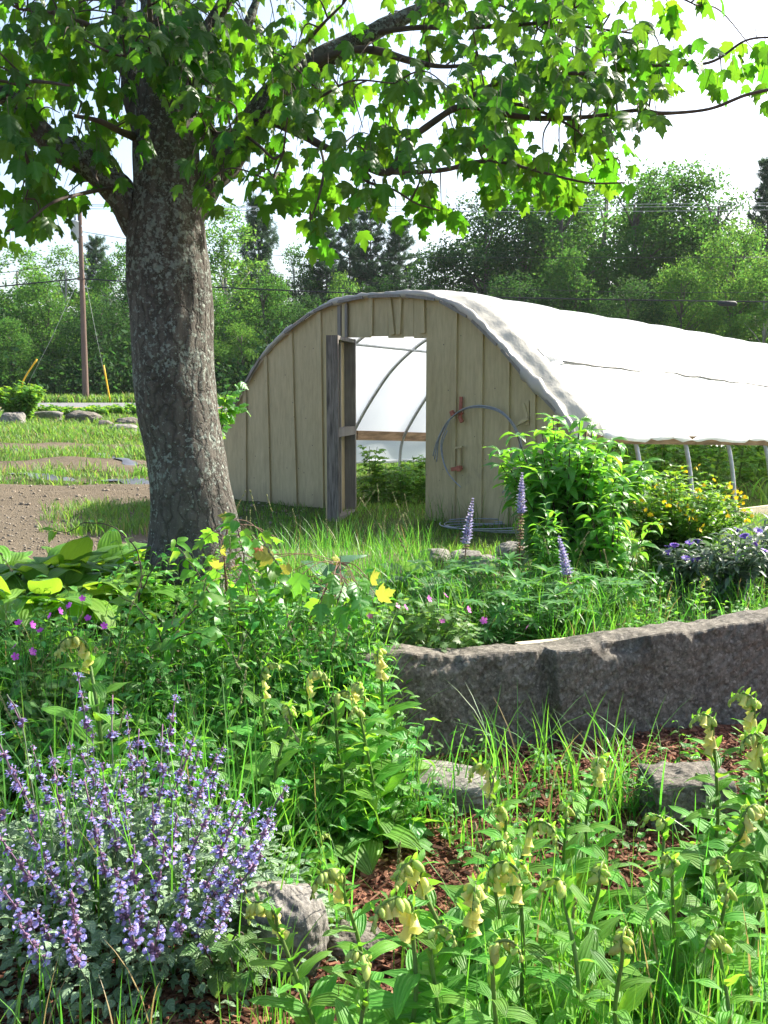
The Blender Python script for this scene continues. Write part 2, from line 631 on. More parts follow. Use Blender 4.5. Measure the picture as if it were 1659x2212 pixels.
def ground_sheet():
    ys = np.concatenate([np.linspace(-9, 1.2, 24), 1.2 * (420 / 1.2) ** (np.linspace(0, 1, 430)[1:])])
    ys = np.sort(np.concatenate([ys, np.linspace(3.3, 5.6, 60)]))
    s = np.linspace(-1, 1, 261)
    s = np.sign(s) * (np.abs(s) ** 1.25)
    half = np.where(ys < 2, 9, 9 + (ys - 2) * 1.15)
    X = s[None] * half[:, None]
    Yg = np.broadcast_to(ys[:, None], X.shape)
    Z = ground(X, Yg)
    V = np.stack([X, Yg, Z], -1).reshape(-1, 3)
    mb = MB()
    i, j = np.meshgrid(np.arange(len(ys) - 1), np.arange(260), indexing="ij")
    Q = np.stack([i * 261 + j, i * 261 + j + 1, (i + 1) * 261 + j + 1, (i + 1) * 261 + j], -1).reshape(-1, 4)
    mb.add(V, Q)
    m, nt, b = new_mat("earth")
    at_m = N(nt, "ShaderNodeAttribute", attribute_name="mulch")
    at_s = N(nt, "ShaderNodeAttribute", attribute_name="soil")
    geo = nt.nodes.new("ShaderNodeNewGeometry")
    pos = geo.outputs["Position"]
    n1 = noise(nt, 1.3, 6, .7, coord=pos)
    n2 = noise(nt, 17, 7, .8, coord=pos)
    n3 = noise(nt, 70, 4, .7, coord=pos, typ="VORONOI", out="Distance")
    chipc = N(nt, "ShaderNodeTexVoronoi", i_Scale=60)
    mp = N(nt, "ShaderNodeMapping")
    mp.inputs["Scale"].default_value = (1, .35, 1)
    mp.inputs["Rotation"].default_value = (0, 0, .6)
    nt.links.new(pos, mp.inputs[0])
    nt.links.new(mp.outputs[0], chipc.inputs["Vector"])
    sepc = N(nt, "ShaderNodeSeparateColor")
    nt.links.new(chipc.outputs["Color"], sepc.inputs[0])
    mulch = ramp(nt, sepc.outputs[0], [(0, (.05, .018, .012)), (.4, (.13, .045, .028)), (.75, (.22, .085, .05)), (1, (.34, .17, .11))])
    soil = mix(nt, .5, ramp(nt, n1, [(.3, (.110, .088, .060)), (.7, (.175, .142, .098))]), ramp(nt, n2, [(.25, (.060, .046, .032)), (.55, (.17, .138, .096)), (.8, (.29, .25, .19))]))
    grs = mix(nt, .5, ramp(nt, n1, [(.3, (.05, .085, .018)), (.7, (.10, .13, .03))]), ramp(nt, n2, [(.3, (.035, .05, .015)), (.7, (.11, .15, .035))]))
    edge = math_(nt, "ADD", at_s.outputs["Fac"], math_(nt, "MULTIPLY", math_(nt, "SUBTRACT", n1, .5), .9))
    c = mix(nt, ramp(nt, edge, [(.42, 0.0), (.58, 1.0)]), grs, soil)
    c = mix(nt, at_m.outputs["Fac"], c, mulch)
    nt.links.new(c, b.inputs["Base Color"])
    b.inputs["Roughness"].default_value = .95
    b.inputs["Specular IOR Level"].default_value = .15
    bump(nt, b, math_(nt, "ADD", n2, math_(nt, "MULTIPLY", n3, -.6)), .8, .03)
    o = mb.build("ground", m)
    x, y = V[:, 0], V[:, 1]
    mul = 1 - sstep(-.2, .25, y - np.where(x > -.2, wall_y(x) + .1, 3.7))
    # tilled strips of the field, left of the greenhouse, and the worn path in front of it
    rows = (y - .22 * x)
    soil_m = np.zeros(len(x))
    for a0, a1 in ((8.0, 15.3), (17.6, 19.6), (23.0, 26.0), (16.0, 16.6)):
        soil_m = np.maximum(soil_m, sstep(a0 - .4, a0 + .3, rows) * (1 - sstep(a1 - .3, a1 + .4, rows)) * (1 - sstep(-2.6, -1.8, x - .02 * y)))
    path = sstep(6.6, 7.2, y) * (1 - sstep(8.1, 8.9, y)) * (1 - sstep(.7, 2.2, x)) 
    soil_m = np.maximum(soil_m, path * .85)
    bare = sstep(4.2, 4.6, y) * (1 - sstep(6.2, 6.8, y)) * .75
    soil_m = np.maximum(soil_m, bare)
    for nm, arr in (("mulch", mul), ("soil", soil_m)):
        a = o.data.attributes.new(nm, "FLOAT", "POINT")
        a.data.foreach_set("value", arr.astype(np.float32))
    return tag(o, "earth of the garden bed and farm field running out to the road", "ground", kind="structure")


ground_sheet()

# ------------------------------------------------------------------ road with its pale edge and centre line
mb = MB()
xs = np.linspace(-75, 60, 120)
ysr = np.array([40.2, 41, 43, 44.6, 46.5, 48.4, 49.2])
X, Yr = np.meshgrid(xs, ysr, indexing="ij")
Z = .66 + .34 * sstep(40, 49.5, Yr) + .03 + .02
mb.grid(np.stack([X, Yr, Z], -1).reshape(-1, 3), len(xs), len(ysr))
m_asph = plain_mat("asphalt", (.19, .19, .20), .9, .2, .2, 3, 60, .4, .01)
tag(mb.build("road", m_asph), "grey country road beyond the field", "road", kind="structure")
mb = MB()
for y0, y1 in ((44.55, 44.7), (44.8, 44.95)):
    X, Yr = np.meshgrid(xs, np.array([y0, y1]), indexing="ij")
    mb.grid(np.stack([X, Yr, .714 + .34 * sstep(40, 49.5, Yr)], -1).reshape(-1, 3), len(xs), 2)
tag(mb.build("road_marking", plain_mat("road_yellow", (.55, .36, .08), .8, .2, .2, 5)), "double yellow line down the middle of the road", "road marking", kind="structure")
mb = MB()
for y0, y1 in ((40.6, 40.75), (48.8, 48.95)):
    X, Yr = np.meshgrid(xs, np.array([y0, y1]), indexing="ij")
    mb.grid(np.stack([X, Yr, .716 + .34 * sstep(40, 49.5, Yr)], -1).reshape(-1, 3), len(xs), 2)
tag(mb.build("road_edge_line", plain_mat("road_white", (.7, .7, .68), .8, .2, .1, 5)), "white lines along both edges of the road", "road marking", kind="structure")

# ================================================================== GREENHOUSE
m_paint, nt, b = new_mat("beige_paint")
f = noise(nt, 2.2, 5, .6, stretch=(3, 3, .5))
f2 = noise(nt, 30, 5, .7, stretch=(1, 1, .15))
c = mix(nt, .5, ramp(nt, f, [(.25, (.42, .335, .185)), (.75, (.54, .445, .265))]), ramp(nt, f2, [(.3, (.30, .235, .125)), (.7, (.58, .47, .27))]))
vs = N(nt, "ShaderNodeTexVoronoi", i_Scale=8.5)
tc = nt.nodes.new("ShaderNodeTexCoord")
nt.links.new(tc.outputs["Object"], vs.inputs["Vector"])
c = mix(nt, math_(nt, "LESS_THAN", vs.outputs["Distance"], .06), c, (.10, .085, .07))
f3 = noise(nt, 1.1, 6, .75)
c = mix(nt, ramp(nt, f3, [(.58, 0.0), (.74, .6)]), c, (.22, .20, .14))
sepp = nt.nodes.new("ShaderNodeSeparateXYZ")
gp = nt.nodes.new("ShaderNodeNewGeometry")
nt.links.new(gp.outputs["Position"], sepp.inputs[0])
dirt = math_(nt, "ADD", sepp.outputs[2], math_(nt, "MULTIPLY", f, .35))
c = mix(nt, ramp(nt, dirt, [(.34, .55), (.62, 0.0)]), c, (.17, .14, .10))
nt.links.new(c, b.inputs["Base Color"])
b.inputs["Roughness"].default_value = .72
bump(nt, b, f2, .25, .006)
m_greywood, nt, b = new_mat("weathered_wood")
g1 = noise(nt, 9, 6, .7, stretch=(6, 6, .35))
g2 = noise(nt, 2.5, 3, .6)
c = mix(nt, .4, ramp(nt, g1, [(.25, (.10, .09, .085)), (.55, (.22, .20, .185)), (.8, (.36, .325, .29))]), ramp(nt, g2, [(.3, (.15, .13, .12)), (.7, (.34, .30, .26))]))
nt.links.new(c, b.inputs["Base Color"])
b.inputs["Roughness"].default_value = .85
bump(nt, b, g1, .5, .006)
m_darkwood = plain_mat("dark_wood", (.18, .155, .14), .85, .2, .6, 9, 14, .7, .008, stretch=(6, 6, .5))
m_brownwood = plain_mat("brown_wood", (.28, .19, .12), .85, .2, .5, 5, 10, .6, .01, stretch=(.6, .6, 4))
m_palewood = plain_mat("pale_wood", (.55, .47, .34), .75, .25, .25, 6, 14, .4, .005, stretch=(1, 4, 4))


def plastic(name, col, tfac, rough=.35, alpha=1.0, bs=3.0):
    m, nt, b = new_mat(name)
    fn = noise(nt, bs, 4, .6, stretch=(1, 1, .5))
    nt.links.new(ramp(nt, fn, [(.3, tuple(c * .93 for c in col)), (.7, col)]), b.inputs["Base Color"])
    b.inputs["Roughness"].default_value = rough
    nrm = bump(nt, b, fn, .25, .05)
    tr = nt.nodes.new("ShaderNodeBsdfTranslucent")
    tr.inputs[0].default_value = (*col, 1)
    mx = nt.nodes.new("ShaderNodeMixShader")
    mx.inputs[0].default_value = tfac
    nt.links.new(b.outputs[0], mx.inputs[1])
    nt.links.new(tr.outputs[0], mx.inputs[2])
    out = mx.outputs[0]
    if alpha < 1:
        tp = nt.nodes.new("ShaderNodeBsdfTransparent")
        m2 = nt.nodes.new("ShaderNodeMixShader")
        m2.inputs[0].default_value = alpha
        nt.links.new(tp.outputs[0], m2.inputs[1])
        nt.links.new(out, m2.inputs[2])
        out = m2.outputs[0]
    nt.links.new(out, nt.nodes["Material Output"].inputs["Surface"])
    return m


m_film = plastic("greenhouse_film", (.86, .88, .90), .5)
m_filmwrap = plastic("bunched_film", (.50, .48, .44), .3, .4, bs=12)
m_collar = plastic("shaded_loose_film", (.54, .51, .43), .08, .45, bs=9)  # same film as the roof; its shade is put into a darker beige
m_steel = plain_mat("galvanised_steel", (.42, .44, .46), .45, .5, .2, 20, metal=.6)
m_red = plain_mat("red_latch_paint", (.36, .115, .075), .6, .4, .3, 20)


def wallpt(px, py, off=0.0):
    """pixel to the plane of the end wall"""
    d = ray(px, py)
    o = GO + GN * off - EYE
    return EYE + d * ((o @ GN) / (d @ GN))


PROF_PX = [(490, 1096), (479, 1040), (477, 995), (482, 945), (500, 898), (530, 838), (570, 772), (625, 714), (690, 668), (740, 649), (790, 639), (850, 635),
           (910, 638), (950, 646), (985, 661), (1030, 694), (1065, 727), (1095, 757), (1130, 797), (1160, 831), (1190, 862), (1216, 895), (1236, 927), (1250, 985), (1259, 1060), (1266, 1158)]
PROF = np.array([wallpt(*p) for p in PROF_PX])
PROF = catmull(PROF, 6)
PU = (PROF - GO) @ GU                      # coordinate along the wall
PZ = PROF[:, 2]
topz = lambda u: np.interp(u, PU[np.argmin(PU):np.argmax(PU) + 1], PZ[np.argmin(PU):np.argmax(PU) + 1])
ipeak = int(np.argmax(PZ))


def wp(u, z, off=0.0):
    return np.array([GO[0], GO[1], 0]) + GU * u + GN * off + np.array([0, 0, z])


def u_of(px, py=900):
    return (wallpt(px, py) - GO) @ GU


gh = empty("greenhouse", wp(0, gz(GO[0], GO[1])), "white plastic hoop greenhouse with a beige board end wall and open doorway", "greenhouse")
gloc = np.array(gh.location)


def gpart(mb, name, mats, smooth=True, parent=None):
    """link as a part of the greenhouse, keeping world coordinates"""
    for k in range(len(mb.V)):
        mb.V[k] = mb.V[k] - gloc
    return mb.build(name, mats, gh if parent is None else parent, smooth)


ud0, ud1 = u_of(742), u_of(920)
zhead = wallpt(830, 725)[2]


def slab(mb, u0, u1, zb, n=40, th=.022):
    us = np.linspace(u0, u1, n)
    V = []
    for u in us:
        zt = max(topz(u) - .015, zb(u) + .02)
        V += [wp(u, zb(u)), wp(u, zt), wp(u, zt, th), wp(u, zb(u), th)]
    V = np.array(V)
    UV = np.zeros((len(V), 2))
    mb.grid(V, n, 4, closed=True, UV=UV)
    mb.add(V[:4], [(0, 1, 2, 3)])
    mb.add(V[-4:], [(3, 2, 1, 0)])


base_z = lambda u: wallpt(862, 1112)[2] - .10 + .02 * u
mb = MB()
slab(mb, PU.min() + .06, ud0, base_z)
slab(mb, ud1, PU.max() - .06, base_z)
for k, (a0, a1) in enumerate(((742, 800), (800, 838), (838, 870), (870, 893), (893, 920.0))):
    dz = (.0, .012, -.008, .004, -.012)[k]
    slab(mb, u_of(a0) + .003, u_of(a1) - .003, lambda u, dz=dz: zhead + dz - .03 * (u - ud0), 10)
# battens over the board joints
for pb, pt, zb in ((531, 529, None), (584, 575, None), (641, 630, None), (698, 692, None), (980, 985, None), (1038, 1041, None), (1095, 1099, None), (1152, 1156, None), (1205, 1205, None),
                   (747, 746, zhead), (803, 804, zhead), (850, 842, zhead), (862, 866, zhead), (914, 914, zhead)):
    ub, ut = u_of(pb, 1080), u_of(pt, 720)
    zt = topz(ut) - .03
    z0 = base_z(ub) if zb is None else zb + .004
    mb.beam(wp(ub, z0, -.013), wp(ut, zt, -.013), .058, .024, up=-GN)
end_wall = gpart(mb, "end_wall", m_paint, False)
# greyed frame timbers showing round the doorway
for p, q, w_, h_, up_ in ((wp(ud1 + .02, base_z(ud1), .07), wp(ud1 + .02, zhead, .07), .09, .038, GU), (wp(ud0 - .02, base_z(ud0), .07), wp(ud0 - .02, zhead, .07), .09, .038, GU),
                          (wp(u_of(736, 690), zhead + .0, -.016), wp(u_of(736, 690), topz(u_of(736)) - .05, -.016), .05, .028, -GN),
                          (wp(u_of(752, 690), zhead + .0, -.030), wp(u_of(752, 690), topz(u_of(752)) - .05, -.030), .035, .02, -GN)):
    mb = MB()
    mb.beam(p, q, w_, h_, up=up_)
    gpart(mb, "frame_timber", m_greywood, False)


# ---- film over the hoops
def section(t, scale, i0, i1, n):
    """profile points i0..i1 pushed out by scale, moved t along the house"""
    seg = PROF[i0:i1 + 1]
    L = np.concatenate([[0], np.cumsum(np.linalg.norm(np.diff(seg, axis=0), axis=1))])
    s = np.linspace(0, L[-1], n)
    P = np.stack([np.interp(s, L, seg[:, k]) for k in range(3)], 1)
    c = wp(.05, .75)
    rel = P - c
    rel[:, 2] = np.where(rel[:, 2] < 0, 0, rel[:, 2])
    d = unit(rel)
    P = P + d * (np.asarray(scale)[:, None] if np.ndim(scale) else scale)
    sl = np.interp(P[:, 2], [.3, 1.2, 2.0, 2.6], [-.040, -.044, -.040, -.032])
    P = P + GN * t
    P[:, 2] += sl * t
    return P


def idx_at_z(z, right=True):
    r = range(ipeak, len(PZ)) if right else range(ipeak, -1, -1)
    for i in r:
        if PZ[i] < z:
            return i
    return len(PZ) - 1 if right else 0


i_hipR, i_hipL = idx_at_z(1.19), idx_at_z(1.08, False)
SP, GL = 1.16, 14.0
T0 = .26


def cover_out(t, n=None, g0=0.0):
    """how far the film stands off the rim: little at the crown and left, most on the right flank"""
    g = 1.0 if n is None else np.linspace(g0, 1, n)
    k = .16 + .84 * sstep(.50, .80, np.asarray(g, float))
    return .02 + .115 * float(sstep(0, T0, np.array(t))) * k + .035 * abs(math.sin(math.pi * t / SP)) * float(sstep(.2, .6, np.array(t)))


nprof = 110
wr = Fbm(21, 5, 3)
wr2 = Fbm(26, 1.6, 3)
ts = np.concatenate([[T0, .32, .39], np.arange(.46, GL, SP / 12)])
V = np.array([section(t, cover_out(t, nprof), i_hipL, i_hipR, nprof) for t in ts]).reshape(-1, 3)
V = V + (wr(V * np.array([1, 1, .4])) * .003 + wr2(V) * .006)[:, None] * np.array([0.3, -.3, 1])
mb = MB()
mb.grid(V, len(ts), nprof)
cover = gpart(mb, "roof_cover", m_film)
# loose wrinkled film gathered in round the front hoop
tsc = np.concatenate([np.linspace(-.03, T0, 16), [T0 + .03]])
wc, wc2 = Fbm(22, 9, 3), Fbm(27, 26, 2)
V = []
for t in tsc:
    p = section(t, cover_out(t, 240), i_hipL, i_hipR, 240)
    amp = math.sin(math.pi * min(1, max(0, (t + .03) / (T0 + .03)))) 
    g = np.linspace(0, 1, 240)
    fold = np.sin(g * 95 + 3 * np.sin(g * 17)) * .010 + np.sin(g * 41 + 1.0) * .012
    d = unit(p - wp(0, .8))
    V.append(p + d * (amp * (.25 + .75 * sstep(.5, .8, g)) * (fold + .012 * wc(p)) + (.012 if t > T0 else 0))[:, None])
V = np.array(V).reshape(-1, 3)
mb = MB()
mb.grid(V, len(tsc), 240)
gpart(mb, "film_collar", m_collar)
# bunched film and laths nailed round the rim of the wall
mb = MB()
rim = section(-.03, .0, idx_at_z(1.15, False), i_hipR, 160)
wob = Fbm(23, 16, 3)
rim = rim + (Fbm(24, 7, 2)(rim) * .010)[:, None] * np.array([0, 0, 1])
uu = np.linspace(0, 1, 160)
rr = np.interp(uu, [0, .25, .5, .62, .9, 1], [.022, .026, .030, .036, .042, .045])
mb.tube(rim, rr, 10, wob=lambda P: .35 * wob(P))
gpart(mb, "rim_wrap", m_filmwrap)
kk = [2, 18, 30, 42, 56, 66, 78, 92, 104, 116, 128, 140, 152]
for k0, k1 in zip(kk[:-1], kk[1:]):
    if random.random() < .8:
        mb = MB()
        a, c2 = rim[k0 + 1] - GN * .035, rim[k1 - 1] - GN * .035
        dn = np.array([0, 0, -.018])
        mb.beam(a + dn, c2 + dn, .03, .018, up=-GN)
        gpart(mb, "rim_lath", m_greywood, False)

# seam along the right slope, rolled edge at the hip
mb = MB()
iS = idx_at_z(1.93)


def on_cover(t, z, lift=.0):
    """point on the right slope of the film at height z"""
    p = section(t, cover_out(t, 200, .5) + lift, ipeak, i_hipR, 200)
    return p[int(np.argmin(np.abs(p[:, 2] - z)))]


seam = [on_cover(t, 1.93 - .050 * t + (.035 if t > 2.3 else 0) + .006 * math.sin(t * 9), .008) for t in np.arange(.5, GL - .1, .23)]
mb.tube(seam, .012, 6)
gpart(mb, "cover_seam", plain_mat("seam_lath", (.30, .29, .28), .7, .3, .3, 20))
for t0, za, zb3 in ((4.6, 2.35, 1.25), (5.9, 2.3, 1.2)):
    mb = MB()
    mb.tube([on_cover(t0 + .25 * k / 12, za + (zb3 - za) * k / 12, .003) for k in range(13)], .004, 5)
    gpart(mb, "film_crease", m_filmwrap)
mb = MB()
roll = np.array([section(t, .14 + .02 * abs(math.sin(math.pi * t / SP)), i_hipR - 1, i_hipR, 2)[1] - np.array([0, 0, .02 - .012 * math.sin(t * 5.1)]) for t in np.arange(.3, GL - .1, .12)])
mb.tube(roll, .026, 8, wob=lambda P: .45 * Fbm(25, 30, 2)(P))
gpart(mb, "rolled_curtain", m_film)
# folded film corner where the seam starts
mb = MB()
q0 = section(.52, .15, iS - 2, iS + 2, 5)
q1 = section(.40, .175, iS - 2, iS + 2, 5)
q2 = section(.28, .15, iS - 1, iS + 1, 5)
mb.grid(np.concatenate([q2, q1, q0]), 3, 5)
gpart(mb, "film_flap", m_film)

# hoops
for k in range(13):
    t = SP * k + .05
    P = section(t, -.02, 0, len(PROF) - 1, 90)
    for e in (0, -1):
        P[e, 2] -= .12
    mb = MB()
    mb.tube(P, .024 if k else .02, 10)
    gpart(mb, "hoop", m_steel)
# purlins, hip boards, left roll-up curtain
mb = MB()
iP = idx_at_z(2.28, False)
mb.tube([section(t, -.05, iP, iP + 1, 2)[0] for t in np.linspace(.1, GL - .2, 30)], .017, 8)
gpart(mb, "purlin", m_steel)
mb = MB()
for t0 in np.arange(.1, GL - 1.2, 2.4):
    a = section(t0, .01, i_hipL, i_hipL + 1, 2)[0]
    c2 = section(min(t0 + 2.38, GL - .1), .01, i_hipL, i_hipL + 1, 2)[0]
    j = np.array([0, 0, .012 * random.uniform(-1, 1)])
    mb.beam(a + j, c2 - j, .14, .04, up=GU)
gpart(mb, "hip_board", m_brownwood, False)
mb = MB()
for t0 in np.arange(.1, GL - 1.2, 2.4):
    a = section(t0, .05, i_hipR, i_hipR + 1, 2)[0]
    c2 = section(min(t0 + 2.38, GL - .1), .05, i_hipR, i_hipR + 1, 2)[0]
    mb.beam(a, c2, .14, .035, up=GU)
gpart(mb, "hip_board", m_brownwood, False)
mb = MB()
tl = np.arange(0, GL, .18)
i_b = idx_at_z(.70, False)
V = np.array([section(t, .09 + .02 * math.sin(t * 4), i_b, i_hipL, 8) for t in tl])
V[:, 0, 2] += .008 * np.sin(tl * 7)
mb.grid(V.reshape(-1, 3), len(tl), 8)
mb.tube(V[:, 0], .022, 8)
gpart(mb, "side_curtain", m_film)
# far end closed with film
mb = MB()
last = section(GL - .15, .1, 0, len(PROF) - 1, 60)
cen = np.repeat(wp(0, .2, GL)[None], 60, 0)
cen[:, :2] = last[:, :2] * .5 + cen[:, :2] * .5
cen[:, 2] = 0.0
fl = last.copy()
fl[:, 2] = -.1
mb.grid(np.concatenate([last, fl]), 2, 60)
gpart(mb, "rear_cover", m_film)
# sill board along the right foot
mb = MB()
for t0 in (3.3, 5.72, 8.14):
    a = section(t0, .03, len(PROF) - 2, len(PROF) - 1, 2)[1]
    c2 = section(t0 + 2.4, .03, len(PROF) - 2, len(PROF) - 1, 2)[1]
    a[2] = gz(a[0], a[1]) + .05
    c2[2] = gz(c2[0], c2[1]) + .05
    mb.beam(a + GU * .06, c2 + GU * .06, .04, .12)
gpart(mb, "sill_board", m_palewood, False)

# ---- door, swung out towards us, its inner framing facing right
hb = wallpt(770, 1114, -.06)
ht = wallpt(766, 733, -.06)
e = at(733, 1134, hb[1] - .80) - hb
e[2] = 0
e = unit(e)
DW, TH = .84, .125
lft = np.array([e[1], -e[0], 0])
if lft[0] > 0:
    lft = -lft
zb_, zt_ = hb[2] + .02, ht[2]
O0 = np.array([hb[0], hb[1], 0])
dz = np.array([0, 0, 1.0])
door = None


def dpt(a, l, z):
    return O0 + e * a + lft * l + dz * z


mb = MB()
for l0 in np.arange(0, 1):
    mb.box(dpt(DW / 2, TH + .008, (zb_ + zt_) / 2), e * DW / 2, lft * .008, dz * (zt_ - zb_) / 2)
door = gpart(mb, "door", m_paint, False)
mb = MB()
mb.box(dpt(DW - .02, TH / 2, (zb_ + zt_) / 2), e * .02, lft * TH / 2, dz * (zt_ - zb_) / 2)
gpart(mb, "stile", m_darkwood, False, door)
mb = MB()
mb.box(dpt(.02, TH / 2, (zb_ + zt_) / 2), e * .02, lft * TH / 2, dz * (zt_ - zb_) / 2)
mb.box(dpt(DW * .52, TH - .03, (zb_ + zt_) / 2), e * .02, lft * .028, dz * ((zt_ - zb_) / 2 - .045))
gpart(mb, "stile", m_greywood, False, door)
for zz, hh in ((zt_ - .022, .02), (zb_ + (zt_ - zb_) * .485, .045), (zb_ + .03, .03)):
    mb = MB()
    mb.box(dpt(DW / 2, .055, zz), e * (DW / 2 - .042), lft * .05, dz * hh)
    gpart(mb, "rail", m_greywood, False, door)


# ---- latches on the right half of the wall
def bar(mb, p, q, w_=.03, th=.014, off=-.035):
    mb.beam(wallpt(*p, off), wallpt(*q, off), w_, th, up=-GN)


for spec in ([((996, 857), (994, 903), .034), ((978, 893), (1000, 893), .02), ((993, 899), (998, 912), .036), ((975, 888), (979, 898), .04)],):
    mb = MB()
    for i, (p, q, ww) in enumerate(spec):
        bar(mb, p, q, ww, .016 + .004 * i, -.034 - .012 * i)
    gpart(mb, "latch", m_red, False)
mb = MB()
bar(mb, (992, 966), (992, 1012), .034)
bar(mb, (984, 968), (999, 965), .02, .03, -.05)
gpart(mb, "latch", m_paint, False)
mb = MB()
bar(mb, (975, 1014), (998, 1010), .04, .02, -.05)
bar(mb, (990, 1006), (992, 1018), .04, .02, -.068)
gpart(mb, "latch", m_red, False)
mb = MB()
bar(mb, (1130, 872), (1140, 905), .03)
bar(mb, (1112, 919), (1141, 903), .034, .02, -.055)
bar(mb, (1138, 866), (1139, 918), .05, .014, -.020)
gpart(mb, "latch", m_paint, False)

# ---- coil of wire hung on the upper latch
m_wire = plain_mat("coil_wire", (.30, .32, .36), .5, .5, .2, 30, metal=.4)
wires = [[(935, 985), (943, 955), (957, 925), (975, 903), (1000, 886), (1035, 878), (1075, 886), (1103, 912), (1120, 948), (1125, 985)],
         [(943, 998), (948, 950), (964, 918), (978, 899), (1005, 884), (1040, 880), (1080, 891), (1108, 920), (1122, 958), (1122, 1000), (1108, 1035), (1085, 1065)],
         [(938, 992), (946, 952), (960, 920), (976, 901), (1002, 883), (1038, 876), (1079, 886), (1108, 914), (1124, 950), (1128, 990), (1118, 1025)],
         [(966, 930), (955, 960), (958, 995), (966, 1016)], [(972, 905), (955, 945), (953, 975), (962, 1010), (978, 1035), (995, 1052)]]
p0 = wallpt(1035, 880, -.06)
coil = empty("wire_coil", p0, "loop of stiff grey wires hung from the red latch on the end wall", "wire coil")
mb = MB()
for k, wv in enumerate(wires):
    P = catmull([wallpt(px, py, -.075 - .012 * k) for px, py in wv], 6)
    mb.tube(P - p0, .0062, 6)
mb.build("wire", m_wire, coil)
p0 = wallpt(1075, 1138, -.3)
p0[2] = gz(p0[0], p0[1])
hose = empty("wire_coil", p0, "flat coil of grey wire lying on the grass at the foot of the end wall", "wire coil")
mb = MB()
for k in range(4):
    a = np.linspace(0, 6.283 * .93, 40) + k
    rr = .48 + .05 * k * .6 + .02 * np.sin(3 * a + k)
    P = np.stack([rr * np.cos(a), rr * .62 * np.sin(a), .03 + .015 * k + .012 * np.sin(2 * a + k)], 1)
    mb.tube(P, .006, 6)
mb.build("wire", m_wire, hose)
# ================================================================== UTILITY POLE AND WIRES
m_pole = plain_mat("pole_wood", (.165, .115, .092), .85, .2, .3, 3, 12, .5, .02, stretch=(4, 4, .3))
m_can = plain_mat("transformer_paint", (.50, .53, .55), .5, .4, .08, 3)
m_blk = plain_mat("black_cable", (.02, .024, .026), .6, .3, .2, 5)
m_yel = plain_mat("yellow_sleeve", (.80, .46, .02), .5, .4, .1, 5)
PY = 51.0
pb = at(186, 872, PY)
pt_ = at(172, 452, PY)
pb[2] = gz(pb[0], pb[1]) - .2
pole = empty("utility_pole", pb, "brown wooden utility pole with a grey transformer near its top", "utility pole")
mb = MB()
mb.tube(np.linspace(pb, pt_ + (pt_ - pb) * .05, 14) - pb, np.linspace(.165, .10, 14), 14)
mb.build("pole", m_pole, pole)
c0 = at(163, 516, PY - .05) - pb
mb = MB()
prof = [(0, .20), (.02, .215), (.78, .215), (.80, .235), (.85, .235), (.88, .18), (.92, .05)]
mb.tube([c0 + np.array([0, 0, h]) for h, r in prof], [r for h, r in prof], 18)
tr_ = mb.build("transformer", m_can, pole)
mb = MB()
mb.tube([c0 + np.array([.02, 0, .9]), c0 + np.array([.02, 0, 1.18])], [.05, .03], 8)
mb.build("bushing", plain_mat("porcelain", (.35, .36, .36), .3, .5, .1, 5), tr_)
for zb2 in (.62, .2):
    mb = MB()
    mb.box(c0 + np.array([.26, 0, zb2]), (.10, 0, 0), (0, .03, 0), (0, 0, .05))
    mb.build("bracket", m_can, pole, False)
mb = MB()
q = at(175, 603, PY) - pb
mb.box(q, (.16, 0, 0), (0, .16, 0), (0, 0, .05))
mb.build("cable_clamp", m_pole, pole, False)


def wire(pts, r, name, label, cat, Y0=PY, Y1=PY, sleeve=None, mat=m_blk):
    n = len(pts)
    P = catmull([at(px, py, Y0 + (Y1 - Y0) * i / max(1, n - 1)) for i, (px, py) in enumerate(pts)], 10)
    o = empty(name, P[0], label, cat)
    mb = MB()
    mb.tube(P - P[0], r, 6)
    mb.build("strand", mat, o)
    return o, P[0]


o, p0 = wire([(-160, 636), (0, 619), (172, 602)], .035, "overhead_cable", "thick black cable running left from the pole out of view", "overhead cable", 48, PY)
o, p0 = wire([(172, 602), (285, 609), (455, 620), (840, 636), (1250, 646), (1659, 652), (1800, 651)], .035, "overhead_cable", "thick black cable running right from the pole past the greenhouse top", "overhead cable", PY, 46)
mb = MB()
s0, s1 = at(1550, 655.5, 46.5), at(1592, 656.5, 46.4)
mb.tube(np.array([s0 + (s1 - s0) * t for t in (0, .06, .1, .5, .9, .94, 1)]) - p0, [.05, .09, .12, .125, .12, .09, .05], 12)
mb.build("splice_case", m_blk, o)
wire([(-120, 596), (0, 590), (174, 566)], .014, "overhead_cable", "thin wire from the pole out to the left above the thick cable", "overhead cable")
wire([(174, 500), (300, 520), (452, 541), (700, 556), (1000, 557), (1659, 556)], .014, "overhead_cable", "single thin wire crossing the trees midway up", "overhead cable")
wire([(176, 580), (455, 588), (800, 610), (1300, 630), (1750, 632)], .012, "overhead_cable", "thin wire just above the thick cable right of the tree", "overhead cable")
m_alu = plain_mat("bare_wire", (.35, .36, .36), .5, .5, .1, 5)
for (ya, yb_), lab in zip(((447, 439), (450, 445), (456, 454)), ("uppermost of three pale wires against the tall trees", "middle of three pale wires against the tall trees", "lowest of three pale wires against the tall trees")):
    wire([(174, ya - 5), (700, ya), (1300, yb_ + 3), (1800, yb_ - 2)], .014, "overhead_cable", lab, "overhead cable", mat=m_alu)

